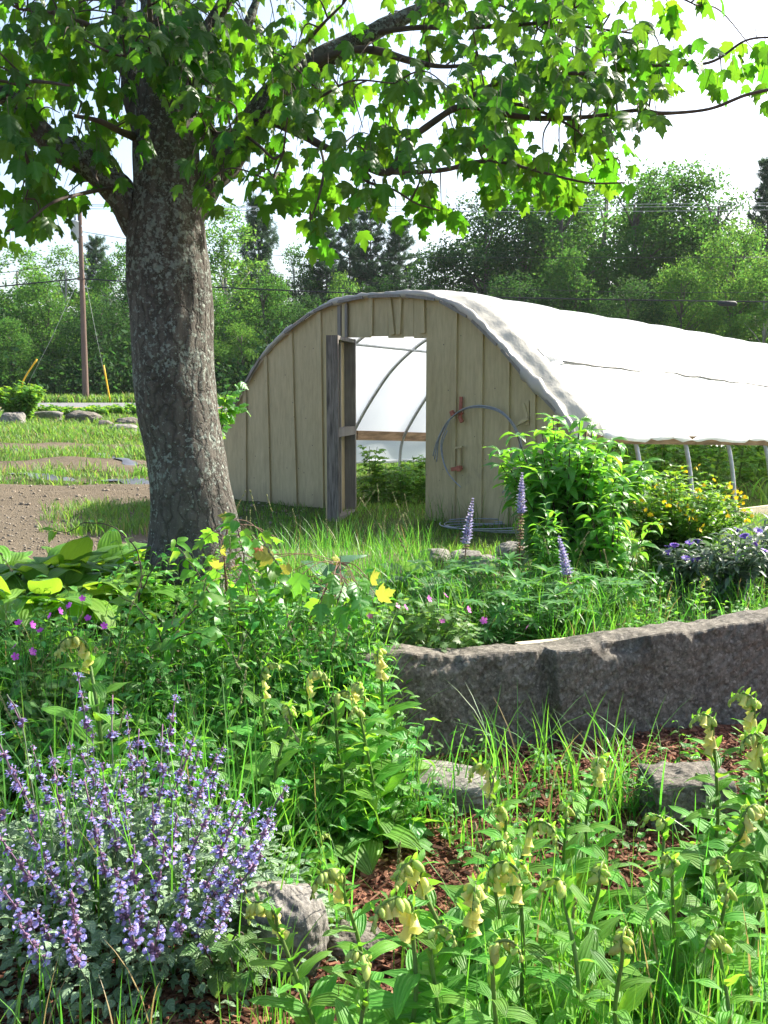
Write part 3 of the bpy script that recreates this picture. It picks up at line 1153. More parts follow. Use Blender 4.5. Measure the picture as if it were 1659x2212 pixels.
# guy wires with yellow sleeves
for foot, head, top, bend, lab in (((239, 872), (224, 789), (176, 560), 0, "taut guy wire with a straight yellow sleeve right of the pole"),
                                   ((38, 842), (80, 776), (172, 600), 9, "guy wire left of the pole with a bent yellow sleeve leaning right")):
    a, h, t_ = at(*foot, 50.2), at(*head, 50.2), at(*top, PY)
    a[2] = min(a[2], gz(a[0], a[1]) + .02)
    o = empty("guy_wire", a, lab, "guy wire")
    mb = MB()
    mid = (a + h) / 2 + np.array([-bend * .024, 0, 0])
    sl = catmull([a, mid, h], 6) if bend else np.linspace(a, h, 6)
    mb.tube(sl - a, .042, 8)
    mb.build("sleeve", m_yel, o)
    mb = MB()
    mb.tube(np.array([a + (0, 0, .02), a + (t_ - a) * .5 + (0, 0, -.15), t_]) - a, .008, 5)
    mb.build("cable", m_alu, o)

# ================================================================== TREES BEYOND THE ROAD
m_lf = {
    "mid": leaf_mat("tree_leaf_mid", (.050, .128, .028), (.115, .28, .04), .48, .65, .1, .28, .02),
    "light": leaf_mat("tree_leaf_light", (.076, .172, .034), (.18, .38, .05), .48, .65, .1, .28, .025),
    "dark": leaf_mat("tree_leaf_dark", (.030, .082, .026), (.065, .16, .03), .42, .65, .1, .28, .02),
    "pine": leaf_mat("pine_needles", (.050, .108, .056), (.07, .14, .06), .35, .65, .1, .28, .02),
}
m_bark2 = plain_mat("far_bark", (.13, .11, .095), .9, .2, .35, 4, 8, .5, .03, stretch=(3, 3, .4))
m_birch = plain_mat("pale_bark", (.32, .30, .27), .85, .2, .35, 3, 8, .4, .02, stretch=(3, 3, 1))


def spray_template(seed, n=7, sp=.5, sz=.22):
    g = np.random.default_rng(seed)
    V, Q, UV = [], [], []
    for k in range(n):
        c = g.normal(size=3) * sp * np.array([.5, .5, .35])
        d = unit(g.normal(size=3))
        s = unit(np.cross(d, g.normal(size=3)))
        L, W = sz * g.uniform(.6, 1.2), sz * g.uniform(.35, .7)
        b = len(V)
        V += [c, c + d * L * .45 + s * W * .5, c + d * L, c + d * L * .45 - s * W * .5]
        UV += [(.5, 0), (1, .5), (.5, 1), (0, .5)]
        Q.append((b, b + 1, b + 2, b + 3))
    return np.array(V), np.array(Q), np.zeros((0, 3), int), np.array(UV)


SPR = [spray_template(k) for k in range(4)]
FINE = [spray_template(20 + k, 9, .45, .15) for k in range(3)]


def broad_tree(name, H, W, seed, lf, base=.12, nsp=1500, lobes=26, bark=m_bark2, top=.0, fine=False):
    """root at the foot; crown of many leaf sprays gathered in uneven lobes"""
    g = np.random.default_rng(seed)
    root = bpy.data.objects.new(name, None)
    COL.objects.link(root)
    mb = MB()
    lean = g.uniform(-.03, .03, 2)
    zz = np.linspace(-.3, H * .85, 12)
    tr = np.stack([zz * lean[0] + .12 * np.sin(zz * .7), zz * lean[1], zz], 1)
    mb.tube(tr, np.interp(zz, [0, H], [H * .016, H * .003]), 8)
    C, Rr = [], []
    for k in range(lobes):
        u = g.uniform(0, 1) ** .85
        z = H * (base + (1 - base - .06) * u)
        env = W * .5 * (math.sin(math.pi * min(1, (.16 + .84 * u) ** .9 * .93)) ** .7)
        a = g.uniform(0, 6.283)
        r = env * math.sqrt(g.uniform(.12, 1)) * .85
        C.append((r * math.cos(a), r * math.sin(a), z))
        Rr.append(g.uniform(.10, .19) * W * (1 - .4 * u) + .35)
    C.append((0, 0, H * .95))
    Rr.append(W * .11)
    C, Rr = np.array(C), np.array(Rr)
    for k in range(0, lobes, 2):
        z0 = max(H * .1, C[k][2] - g.uniform(.1, .25) * H)
        s = np.array([np.interp(z0, tr[:, 2], tr[:, 0]), np.interp(z0, tr[:, 2], tr[:, 1]), z0])
        mb.tube([s, (s + C[k]) / 2 + (0, 0, .2), C[k]], [H * .006, H * .004, .02], 5)
    mb.build("trunk", bark, root)
    mb = MB()
    pr = Rr ** 2 / (Rr ** 2).sum()
    ids = g.choice(len(C), nsp, p=pr)
    d = unit(g.normal(size=(nsp, 3)) + (0, 0, .25))
    rad = Rr[ids] * g.uniform(.25, 1, nsp) ** .45
    P = C[ids] + d * rad[:, None] * np.array([1.05, 1.05, .8])
    P[:, 2] = np.maximum(P[:, 2], .3)
    TT = FINE if fine else SPR
    for k in range(len(TT)):
        sel = np.arange(nsp) % len(TT) == k
        mb.scatter(TT[k], P[sel], unit(g.normal(size=(sel.sum(), 3))), (0, 0, 1), g.uniform(.8, 1.35, sel.sum()))
    mb.build("crown", m_lf[lf], root)
    return root


def pine_tree(name, H, W, seed, gap=1.0, lf="pine", base=.25):
    g = np.random.default_rng(seed)
    root = bpy.data.objects.new(name, None)
    COL.objects.link(root)
    mt, mb = MB(), MB()
    zz = np.linspace(-.3, H, 10)
    mt.tube(np.stack([zz * 0, zz * 0, zz], 1), np.interp(zz, [0, H], [H * .014, .02]), 8)
    P, D, S = [], [], []
    z = H * base
    while z < H * .99:
        u = (z / H - base) / (1 - base)
        L = W * .5 * ((1 - u) ** .75) * g.uniform(.65, 1.15) + .25
        nb = g.integers(4, 6)
        a0 = g.uniform(0, 6.28)
        for k in range(nb):
            if g.random() < .12:
                continue
            a = a0 + k * 6.283 / nb + g.uniform(-.3, .3)
            l = L * g.uniform(.6, 1.15)
            dd = np.array([math.cos(a), math.sin(a), .12 + .35 * u])
            tip = np.array([0, 0, z]) + dd * l
            mt.tube([(0, 0, z), np.array([0, 0, z]) + dd * l * .5 - (0, 0, .06 * l), tip], [.05, .035, .012], 4)
            n = int(8 + l * 12)
            t = g.uniform(.25, 1.03, n)
            q = np.array([0, 0, z]) + dd * l * t[:, None]
            q[:, 2] -= .24 * l * t * (1 - t)
            side = np.array([-math.sin(a), math.cos(a), 0])
            q = q + side * (g.normal(size=(n, 1)) * .22 * l * (.4 + .5 * t[:, None])) + g.normal(size=(n, 3)) * (.1, .1, .09)
            P.append(q)
            D.append(unit(dd + g.normal(size=(n, 3)) * .5))
            S.append(np.full(n, 1.0))
        z += H * .034 * gap * g.uniform(.75, 1.3)
    mt.build("trunk", m_bark2, root)
    P, D = np.concatenate(P), np.concatenate(D)
    # a tuft of needles: thin quads fanned out
    V, Q, UV = [], [], []
    for k in range(11):
        d = unit(np.array([g.normal() * .55, 1, g.normal() * .4]))
        s = unit(np.cross(d, g.normal(size=3))) * .022
        o_ = np.array([g.normal() * .05, g.uniform(-.2, .2), g.normal() * .04])
        b = len(V)
        V += [o_ - s, o_ + s, o_ + d * .36 + s * .4, o_ + d * .36 - s * .4]
        UV += [(0, 0), (1, 0), (1, 1), (0, 1)]
        Q.append((b, b + 1, b + 2, b + 3))
    Tn = (np.array(V), np.array(Q), np.zeros((0, 3), int), np.array(UV))
    mb.scatter(Tn, P, D, (0, 0, 1), g.uniform(.8, 1.3, len(P)))
    mb.build("crown", m_lf[lf], root)
    return root


PROTO = {
    "b1": lambda: broad_tree("deciduous_tree", 14, 8.5, 101, "mid", .05, 2600, 38),
    "b2": lambda: broad_tree("deciduous_tree", 14, 6.5, 102, "light", .06, 2100, 30, m_birch, fine=False),
    "b3": lambda: broad_tree("deciduous_tree", 14, 9.5, 103, "dark", .04, 2800, 40),
    "b4": lambda: broad_tree("deciduous_tree", 14, 7.0, 104, "mid", .05, 2300, 32, m_birch),
    "b5": lambda: broad_tree("deciduous_tree", 14, 10.5, 105, "light", .03, 3000, 42),
    "p1": lambda: pine_tree("pine_tree", 16, 7.5, 201, .85),
    "p2": lambda: pine_tree("pine_tree", 16, 10.0, 202, .9, base=.15),
}
HREF = {k: (16 if k[0] == "p" else 14) for k in PROTO}
_made = {}


def far_tree(kind, px, top, Y, label, group="trees beyond the road", wscale=1.0, rz=None):
    P = at(px, top, Y)
    z0 = gz(P[0], Y)
    if kind not in _made:
        o = _made[kind] = PROTO[kind]()
    else:
        o = copy_tree(_made[kind])
    s = (P[2] - z0) / HREF[kind]
    o.location = (P[0], Y, z0)
    o.scale = (s * wscale, s * wscale, s)
    o.rotation_euler = (0, 0, random.uniform(0, 6.28) if rz is None else rz)
    tag(o, label, "tree", group)
    return o


FT = [
    # left of the maple trunk
    ("b3", -40, 640, 60, "dark leafy tree at the left edge, lowest of the trees there", 1.15),
    ("b2", 30, 536, 66, "pale green tree left of the utility pole, tallest near the left edge", 1.35),
    ("b1", 95, 600, 62, "rounded mid-green tree just left of the utility pole foot", 1.2),
    ("b2", 142, 530, 78, "thin light-crowned tree directly behind the utility pole", .95),
    ("p1", 208, 512, 80, "narrow blue-green pine between the utility pole and the maple trunk", .8),
    ("b4", 262, 528, 66, "leafy tree half hidden by the left side of the maple trunk", 1.1),
    ("b3", 215, 640, 58, "low dark tree standing over the straight yellow guy sleeve", 1.25),
    ("b1", 20, 690, 56, "bushy low tree behind the bent yellow guy sleeve", 1.5),
    ("b3", 330, 560, 64, "dark tree hidden behind the maple trunk", 1.1),
    # between trunk and the tall wood on the right
    ("b2", 478, 448, 68, "bright green tree whose top shows right beside the maple trunk", 1.1),
    ("b4", 440, 590, 60, "mid-green tree low behind the right edge of the maple trunk", 1.2),
    ("p1", 556, 424, 74, "slim pine with one long bough reaching right", .75),
    ("b1", 575, 590, 62, "leafy tree below the slim pine", 1.1),
    ("b5", 520, 700, 58, "low spreading tree left of the greenhouse roof", 1.2),
    ("b4", 642, 528, 72, "light-crowned tree between the slim pine and the pine group", .9),
    ("p2", 705, 490, 72, "left pine of the pine group above the greenhouse", 1.0),
    ("p2", 755, 450, 76, "tall middle pine of the group above the greenhouse", .8),
    ("p2", 800, 446, 74, "broad pine of the group, dense and dark above the doorway", .85),
    ("p2", 862, 474, 75, "right pine of the group, with open tiers above the greenhouse top", 1.0),
    ("b2", 742, 588, 58, "small bright pointed tree in front of the pine group", .75),
    ("b3", 660, 640, 60, "dark low tree behind the left shoulder of the greenhouse", 1.2),
    ("b3", 830, 600, 62, "dark low tree right behind the top of the greenhouse", 1.2),
    ("b1", 925, 545, 66, "leafy tree left of the tall wood, below the sky gap", .9),
    ("b3", 975, 560, 68, "dark tree at the left foot of the tall wood", 1.1),
    # tall wood on the right
    ("b3", 1045, 415, 66, "dark tall tree, first of the wood right of the sky gap", 1.05),
    ("b1", 1130, 392, 68, "tall tree behind the three pale wires, left part of the wood", 1.05),
    ("b1", 1215, 372, 66, "tall tree in the middle of the wood", 1.05),
    ("p2", 1190, 350, 82, "pine top rising behind the middle of the wood", .7),
    ("b4", 1300, 335, 70, "tallest tree of the wood, its tip under the maple leaves", 1.1),
    ("b1", 1385, 362, 66, "tall full tree right of the wood's tallest tip", 1.0),
    ("b4", 1465, 352, 68, "tall round-topped tree in the right part of the wood", 1.1),
    ("b1", 1545, 372, 66, "tall tree with a sloping right shoulder near the right edge", 1.0),
    ("b5", 1590, 480, 58, "lighter tree in front of the wood's right shoulder", .9),
    ("b5", 1480, 560, 56, "sunlit light green tree low in the right wood", .8),
    ("p2", 1665, 340, 70, "blue-green pine cut by the right edge of the view", .75),
    ("b2", 1650, 600, 54, "pale leafy tree low at the right edge above the plastic roof", 1.1),
    ("b3", 1360, 600, 56, "dark low tree just above the plastic roof, middle right", 1.3),
    ("b3", 1120, 590, 58, "dark low tree above the plastic roof near the ridge start", 1.3),
    ("b1", 1240, 540, 60, "mid-green tree low in front of the wood, above the roof", 1.0),
    ("b5", 1760, 470, 58, "light tree beyond the right edge of the view", 1.0),
]
for kind, px, top, Y, lab, ws in FT:
    far_tree(kind, px, top, Y, lab, wscale=ws)
# the wood goes on behind: one mass
g = np.random.default_rng(77)
mb = MB()
for k in range(4):
    n = 2600
    xx = g.uniform(-75, 75, n)
    yy = g.uniform(84, 96, n)
    top = np.interp(xx / yy * F + CX, [-200, 100, 300, 500, 700, 900, 1000, 1100, 1500, 1700, 2000], [9, 8.5, 8.5, 10, 9.5, 8.5, 10, 16, 17, 15, 14]) * (.85 + .12 * np.sin(xx * .9) + .1 * np.sin(xx * .37))
    zz = 1.3 + top * g.uniform(0, 1, n) ** .8
    mb.scatter(SPR[k], np.stack([xx, yy, zz], 1), unit(g.normal(size=(n, 3))), (0, 0, 1), g.uniform(2.2, 3.6, n))
tag(mb.build("woodland", m_lf["dark"]), "dark mass of woodland behind the nearer trees", "woodland", kind="stuff")
mb = MB()
for k in range(4):
    n = 2600
    xx = g.uniform(-60, 60, n)
    yy = g.uniform(53.5, 62, n)
    zz = .9 + np.abs(g.normal(size=n)) * 1.7 * (.7 + .3 * np.sin(xx * .8)) + .15 * (yy - 53)
    mb.scatter(SPR[k], np.stack([xx, yy, zz], 1), unit(g.normal(size=(n, 3))), (0, 0, 1), g.uniform(.9, 2.0, n))
tag(mb.build("undergrowth", m_lf["dark"]), "dark brush along the wood's edge beyond the road", "undergrowth", kind="stuff")
# ================================================================== THE MAPLE IN FRONT
TY = 6.0
m_bark, nt, b = new_mat("maple_bark")
tc = nt.nodes.new("ShaderNodeTexCoord")
oc = tc.outputs["Object"]
n1 = noise(nt, 5, 6, .7, coord=oc, stretch=(1, 1, .45))
n2 = noise(nt, 26, 6, .75, coord=oc, stretch=(1, 1, .3))
cr = N(nt, "ShaderNodeTexVoronoi", i_Scale=16, feature="DISTANCE_TO_EDGE")
mp = N(nt, "ShaderNodeMapping")
mp.inputs["Scale"].default_value = (1, 1, .28)
nt.links.new(oc, mp.inputs[0])
wv = N(nt, "ShaderNodeVectorMath", operation="ADD")
nn = N(nt, "ShaderNodeTexNoise", i_Scale=9, i_Detail=4)
nt.links.new(oc, nn.inputs["Vector"])
sc_ = N(nt, "ShaderNodeVectorMath", operation="SCALE")
sc_.inputs["Scale"].default_value = .12
nt.links.new(nn.outputs["Color"], sc_.inputs[0])
nt.links.new(mp.outputs[0], wv.inputs[0])
nt.links.new(sc_.outputs[0], wv.inputs[1])
nt.links.new(wv.outputs[0], cr.inputs["Vector"])
crack = ramp(nt, cr.outputs["Distance"], [(0, 0.0), (.16, 1.0)])
c = mix(nt, .45, ramp(nt, n1, [(.3, (.058, .051, .042)), (.7, (.165, .145, .122))]), ramp(nt, n2, [(.3, (.040, .035, .030)), (.7, (.155, .138, .12))]))
c = mix(nt, .55, c, mix(nt, crack, (.022, .018, .015), c))
# lichen: ragged pale grey-green patches of a few centimetres, more low down
lv = N(nt, "ShaderNodeTexNoise", i_Scale=30, i_Detail=6, i_Roughness=.68)
nt.links.new(oc, lv.inputs["Vector"])
l2 = N(nt, "ShaderNodeTexNoise", i_Scale=2.3, i_Detail=3)
nt.links.new(oc, l2.inputs["Vector"])
lm = ramp(nt, math_(nt, "ADD", lv.outputs["Fac"], math_(nt, "MULTIPLY", l2.outputs["Fac"], .45)), [(.785, 0.0), (.81, 1.0)])
lf_ = N(nt, "ShaderNodeTexNoise", i_Scale=75, i_Detail=4, i_Roughness=.6)
nt.links.new(oc, lf_.inputs["Vector"])
fm = ramp(nt, math_(nt, "ADD", lf_.outputs["Fac"], math_(nt, "MULTIPLY", l2.outputs["Fac"], .25)), [(.70, 0.0), (.76, .55)])
lm = mix(nt, 1.0, lm, fm, "LIGHTEN")
lc = ramp(nt, noise(nt, 60, 3, .6, coord=oc), [(.3, (.13, .155, .135)), (.7, (.30, .33, .29))])
c = mix(nt, math_(nt, "MULTIPLY", lm, .85), c, lc)
nt.links.new(c, b.inputs["Base Color"])
b.inputs["Roughness"].default_value = .9
b.inputs["Specular IOR Level"].default_value = .2
hgt = math_(nt, "ADD", math_(nt, "MULTIPLY", crack, .7), math_(nt, "ADD", n2, math_(nt, "MULTIPLY", lm, .35)))
bump(nt, b, hgt, .75, .014)

m_twig = plain_mat("twig_bark", (.085, .065, .052), .8, .25, .4, 12, 30, .5, .006)
m_maple = leaf_mat("maple_leaf", (.028, .080, .013), (.155, .40, .015), .48, .42, .26, .38, .02, rib=24, ribdepth=.25, midrib=.4, back=(.045, .095, .028))

rows = [(1340, 290, 566), (1270, 302, 552), (1215, 312, 540), (1190, 316, 528), (1150, 322, 520), (1100, 320, 511), (1050, 313, 502), (1000, 308, 492), (950, 299, 482), (900, 292, 472), (850, 288, 466), (800, 287, 461), (740, 286, 458),
        (700, 286, 456), (640, 283, 453), (600, 280, 452), (560, 277, 450), (520, 274, 448), (480, 276, 446), (440, 283, 443), (400, 286, 440), (340, 288, 434), (280, 290, 424), (220, 296, 416), (160, 302, 412),
        (90, 306, 408), (0, 305, 404), (-120, 300, 396), (-300, 290, 372), (-500, 285, 350), (-800, 290, 330), (-1150, 300, 318)]
rows = np.array(rows, float)
yy = np.concatenate([np.linspace(1335, 0, 210), np.linspace(-20, -1150, 30)])
xl = np.interp(-yy, -rows[:, 0], rows[:, 1])
xr = np.interp(-yy, -rows[:, 0], rows[:, 2])
k9 = np.ones(9) / 9
pad = lambda a: np.convolve(np.pad(a, 4, mode="edge"), k9, mode="valid")
xl, xr = pad(xl), pad(xr)
tpos = at(420, 1190, TY)
tpos[2] = gz(tpos[0], tpos[1])
maple = empty("maple_tree", tpos, "large maple with lichen-spotted grey trunk and wide leafy limbs in the bed", "tree")
ns = 96
V, UV = [], []
ridge = Fbm(31, 1, 1)
fa, fb, fc_ = Fbm(32, 3.2, 3), Fbm(33, 18, 3), Fbm(34, 55, 2)
for py, a, c2 in zip(yy, xl, xr):
    ctr = at((a + c2) / 2, py, TY)
    r = (c2 - a) / 2 * (TY / F) * 1.005
    th = np.arange(ns) / ns * 2 * math.pi
    P = np.stack([ctr[0] + r * np.cos(th), ctr[1] + r * np.sin(th), np.full(ns, ctr[2])], 1)
    q = P * np.array([1, 1, .25])
    d = .018 * fa(P * np.array([1, 1, .6])) + .006 * fb(q) + .0025 * fc_(q)
    flare = sstep(.75, .3, np.full(ns, ctr[2])) * .05 * np.maximum(0, np.sin(th * 5 + 1.1))
    P[:, :2] += np.stack([np.cos(th), np.sin(th)], 1) * (d + flare)[:, None]
    V.append(P)
V = np.array(V).reshape(-1, 3) - tpos
mb = MB()
mb.grid(V[::1], len(yy), ns, closed=True)
trunk = mb.build("trunk", m_bark, maple)

LIMBS = []          # (points in world, radii) - all woody paths


def limb(pts, r0, r1, mat=m_bark, name="limb", ns_=12):
    P = catmull([at(px, py, Y) for px, py, Y in pts], 8)
    rr = np.linspace(r0, r1, len(P))
    LIMBS.append((P, rr))
    m_ = MB()
    m_.tube(P - tpos, rr, ns_, wob=lambda p: .10 * fb(p) + .06 * fa(p * 2))
    return m_.build(name, mat, maple)


# the big limbs
limb([(340, 560, 6.0), (300, 480, 5.98), (250, 405, 5.95), (180, 345, 5.9), (110, 305, 5.85), (30, 225, 5.8), (-60, 180, 5.75), (-200, 120, 5.7), (-380, 40, 5.6), (-560, -60, 5.5)], .115, .012)
limb([(330, 330, 6.05), (296, 230, 6.1), (278, 130, 6.15), (262, 30, 6.2), (240, -90, 6.25), (200, -260, 6.3), (150, -520, 6.4), (120, -800, 6.5)], .075, .012)
limb([(405, 470, 6.0), (455, 390, 6.05), (510, 320, 6.1), (560, 245, 6.15), (610, 185, 6.2), (700, 122, 6.25), (800, 72, 6.3), (900, 25, 6.35), (1010, -20, 6.4), (1180, -90, 6.45), (1360, -200, 6.5), (1500, -330, 6.5)], .10, .014)
limb([(400, 240, 5.95), (430, 130, 5.9), (455, 60, 5.85), (500, -20, 5.8), (560, -120, 5.75), (650, -330, 5.7), (700, -520, 5.7)], .06, .012)
limb([(400, 330, 6.1), (440, 260, 6.25), (475, 200, 6.4), (500, 130, 6.55), (540, 40, 6.7), (580, -80, 6.8), (640, -300, 6.9)], .06, .012)
limb([(300, 300, 6.0), (262, 285, 5.7), (215, 262, 5.55), (160, 250, 5.5)], .022, .012, m_twig)
# secondary branches
sec = [
    ([(548, 262, 6.12), (600, 262, 6.0), (650, 288, 5.9), (690, 312, 5.8), (760, 345, 5.7), (800, 385, 5.65)], .042, .012),
    ([(645, 160, 6.2), (720, 118, 6.1), (800, 108, 6.0), (880, 130, 5.95), (945, 143, 5.9), (1000, 142, 5.85), (1080, 130, 5.8)], .028, .008),
    ([(760, 345, 5.7), (840, 372, 5.62), (880, 310, 5.65), (930, 268, 5.65), (995, 230, 5.65), (1060, 240, 5.6), (1120, 252, 5.6), (1180, 256, 5.6), (1280, 252, 5.55), (1380, 238, 5.5), (1430, 245, 5.48), (1530, 236, 5.45), (1610, 206, 5.42), (1680, 190, 5.4)], .022, .007),
    ([(1062, 226, 5.6), (1130, 228, 5.6), (1205, 258, 5.58), (1255, 290, 5.5), (1300, 348, 5.45)], .011, .004),
    ([(995, 230, 5.65), (1040, 195, 5.65), (1100, 175, 5.65), (1200, 160, 5.6), (1300, 158, 5.55), (1400, 142, 5.5), (1530, 136, 5.45), (1610, 88, 5.4), (1680, 80, 5.4)], .014, .005),
    ([(840, 372, 5.62), (900, 372, 5.6), (965, 366, 5.6), (1030, 350, 5.55), (1090, 352, 5.5), (1180, 375, 5.45), (1270, 395, 5.42), (1350, 395, 5.4)], .014, .004),
    ([(1020, 205, 5.65), (1080, 178, 5.7), (1145, 175, 5.7), (1150, 120, 5.75), (1165, 60, 5.8), (1240, 20, 5.8)], .011, .004),
    ([(800, 72, 6.3), (900, 60, 6.2), (1000, 60, 6.1), (1100, 55, 6.0), (1200, 50, 5.9), (1310, 65, 5.85), (1390, 75, 5.8)], .018, .005),
    ([(322, 120, 5.75), (325, 60, 5.6), (322, -40, 5.5)], .012, .012),
    ([(365, 215, 5.74), (350, 165, 5.6), (325, 118, 5.55), (262, 120, 5.45), (205, 98, 5.4), (160, 72, 5.4)], .013, .006),
    ([(435, 275, 5.75), (470, 290, 5.6), (520, 290, 5.5), (560, 315, 5.45), (590, 342, 5.4), (612, 330, 5.4)], .014, .006),
    ([(612, 330, 5.4), (600, 360, 5.4), (590, 390, 5.4), (600, 420, 5.4)], .007, .003),
    ([(110, 305, 5.85), (90, 330, 5.6), (70, 380, 5.4), (55, 430, 5.3)], .013, .004),
    ([(180, 345, 5.9), (200, 370, 5.6), (215, 400, 5.4)], .012, .004),
    ([(250, 405, 5.95), (170, 420, 5.5), (110, 440, 5.3), (60, 480, 5.2), (15, 500, 5.2)], .012, .004),
    ([(30, 225, 5.8), (60, 180, 5.5), (100, 178, 5.3), (150, 185, 5.2)], .013, .006),
    ([(690, 312, 5.8), (700, 360, 5.6), (690, 420, 5.5), (670, 480, 5.45)], .011, .004),
    ([(760, 345, 5.7), (790, 390, 5.5), (850, 410, 5.45), (900, 440, 5.4), (950, 455, 5.4)], .010, .003),
    ([(278, 130, 6.15), (200, 60, 5.9), (120, 30, 5.7), (40, 20, 5.6)], .02, .006),
    ([(610, 185, 6.2), (640, 120, 5.8), (690, 60, 5.6), (740, 10, 5.5)], .016, .006),
    ([(560, 245, 6.15), (620, 225, 5.8), (690, 210, 5.6), (760, 175, 5.5), (850, 180, 5.5)], .014, .004),
    ([(1010, -20, 6.4), (1100, 20, 6.2), (1180, 75, 6.0)], .012, .004),
    ([(1350, -60, 5.8), (1440, -20, 5.7), (1500, 10, 5.6)], .012, .004),
    ([(1180, -90, 6.45), (1350, -60, 5.8)], .03, .012),
]
for pts, r0, r1 in sec:
    limb(pts, r0, r1, m_twig, "branch", 8)

# where the foliage hangs in the crown: centre, half widths (pixels of the reference), depth span
BL = [(50, 60, 110, 90), (180, 90, 120, 95), (110, 215, 130, 75), (300, 40, 110, 70), (400, 40, 90, 70), (50, 330, 75, 60), (175, 300, 90, 45), (330, 170, 60, 80), (440, 190, 80, 80), (430, 375, 35, 50),
      (545, 100, 130, 110), (500, 250, 70, 55), (520, 330, 32, 26), (40, 455, 40, 38), (105, 420, 38, 50), (85, 480, 38, 26), (205, 385, 38, 34), (70, 395, 40, 26), (20, 500, 22, 20), (240, 400, 20, 30),
      (680, 60, 115, 75), (690, 190, 85, 60), (640, 262, 70, 40), (600, 350, 50, 28), (640, 410, 42, 45), (668, 480, 26, 38), (710, 370, 60, 50), (790, 320, 70, 60), (780, 400, 55, 50), (880, 425, 55, 48),
      (945, 445, 30, 32), (860, 290, 50, 45), (760, 150, 55, 40), (870, 175, 75, 50), (960, 190, 65, 55), (990, 290, 60, 45), (1060, 165, 75, 55), (1045, 365, 65, 32), (1115, 315, 75, 50), (1145, 395, 70, 38),
      (1210, 385, 60, 45), (1270, 400, 55, 38), (1345, 390, 34, 30), (1130, 235, 65, 45), (1195, 175, 75, 55), (1285, 195, 75, 55), (1340, 150, 55, 65), (1325, 265, 55, 35), (1235, 290, 55, 35), (1395, 262, 30, 34),
      (1170, 60, 65, 50), (1290, 60, 60, 48), (1370, 80, 36, 36), (1100, 90, 45, 35), (1010, 45, 75, 38), (890, 25, 75, 30), (1435, 122, 38, 22), (1500, 138, 45, 24), (1555, 160, 45, 26), (1615, 105, 45, 32),
      (1640, 160, 32, 30), (1470, 12, 36, 20), (1405, 185, 34, 32), (830, 120, 55, 30), (1520, 8, 30, 14), (930, 110, 45, 24), (1230, 120, 60, 40), (1180, 345, 45, 30), (905, 350, 55, 35),
      (380, 120, 55, 50), (545, 400, 28, 26), (250, 230, 40, 60), (1150, 5, 120, 30), (1320, 5, 70, 22)]
leafP, leafD, leafU, leafS = [], [], [], []
twigs = MB()
allw = np.concatenate([P for P, r in LIMBS])


def hang(px, py, Y, n, rx, ry, dz=.35):
    """a spray: short twig from the nearest wood, leaves hanging along it"""
    c = at(px, py, Y)
    dd = allw - c
    dist = (dd ** 2).sum(1) + np.maximum(0, -dd[:, 2]) * .15
    b0 = allw[int(np.argmin(dist))]
    m = (b0 + c) / 2 + np.array([rng.normal() * .03, rng.normal() * .03, .04 + .1 * np.linalg.norm(c - b0)])
    P = catmull([b0, m, c], 5)
    if np.linalg.norm(c - b0) < 1.3:
        twigs.tube(P - tpos, np.linspace(.006, .0025, len(P)), 5, caps=False)
    sx, sz = rx * Y / F, ry * Y / F
    q = c + np.stack([rng.normal(size=n) * sx * .62, rng.normal(size=n) * dz * .5, rng.normal(size=n) * sz * .62], 1)
    out = unit((q - b0) * np.array([1, 1, .2]) + rng.normal(size=(n, 3)) * .06)
    d = unit(out * np.array([.75, .75, 0]) + rand_dirs(n) * .35 + np.array([0, 0, -.85]))
    u = unit(out * .55 + rand_dirs(n) * .45 + np.array([0, 0, .55]))
    s = rng.uniform(.062, .118, n)
    leafP.append(q)
    leafD.append(d)
    leafU.append(u)
    leafS.append(s)
    for i in range(0, n, 2):     # petioles
        twigs.tube(np.array([q[i], q[i] - d[i] * .5 * s[i] + (0, 0, .045)]) - tpos, .0016, 3, caps=False)


for cx, cy, rx, ry in BL:
    n = int(rx * ry * 3.1416 / 720 * (2.1 if cx < 620 else 1.75)) + 2
    k = max(1, n // 9)
    for i in range(k):
        a, rr_ = rng.uniform(0, 6.283), math.sqrt(rng.uniform(0, 1)) * .8
        px, py = cx + rx * rr_ * math.cos(a), cy + ry * rr_ * math.sin(a)
        Y = rng.uniform(5.2, 7.1) if cy < 250 and cx < 900 else rng.uniform(5.1, 6.2)
        if 285 < px < 440 and py > 60:
            Y = rng.uniform(5.2, 5.6)
        hang(px, py, Y, max(3, n // k), min(rx, 42), min(ry, 34))
# the crown carries on above the picture
for i in range(150):
    px, py = rng.uniform(-250, 1500), rng.uniform(-420, -30)
    hang(px, py, rng.uniform(5.2, 7.6), 9, 60, 45, .6)
for i in range(110):
    hang(rng.uniform(-100, 900), rng.uniform(-1000, -420), rng.uniform(5.2, 7.4), 9, 90, 80, .8)
for i in range(46):
    hang(rng.uniform(-640, -40), rng.uniform(-250, 330), rng.uniform(5.0, 6.6), 9, 60, 45, .5)
# leaves on short shoots from the trunk itself
for px, py in ((318, 308), (440, 300), (455, 340), (470, 370), (440, 410), (480, 395), (415, 330), (395, 245), (350, 120), (385, 70)):
    hang(px, py, 5.55, 2, 8, 8, .1)
P, D, U, S = [np.concatenate(a) for a in (leafP, leafD, leafU, leafS)]
# keep the lower foreground clear
keep = P[:, 2] > 1.95
P, D, U, S = P[keep], D[keep], U[keep], S[keep]
mb = MB()
for k in range(4):
    sel = np.arange(len(P)) % 4 == k
    mb.scatter(T_MAPLE[k], P[sel] - tpos, D[sel], U[sel], S[sel])
mb.build("crown", m_maple, maple)
twigs.build("twigs", m_twig, maple)
print("maple leaves", len(P))
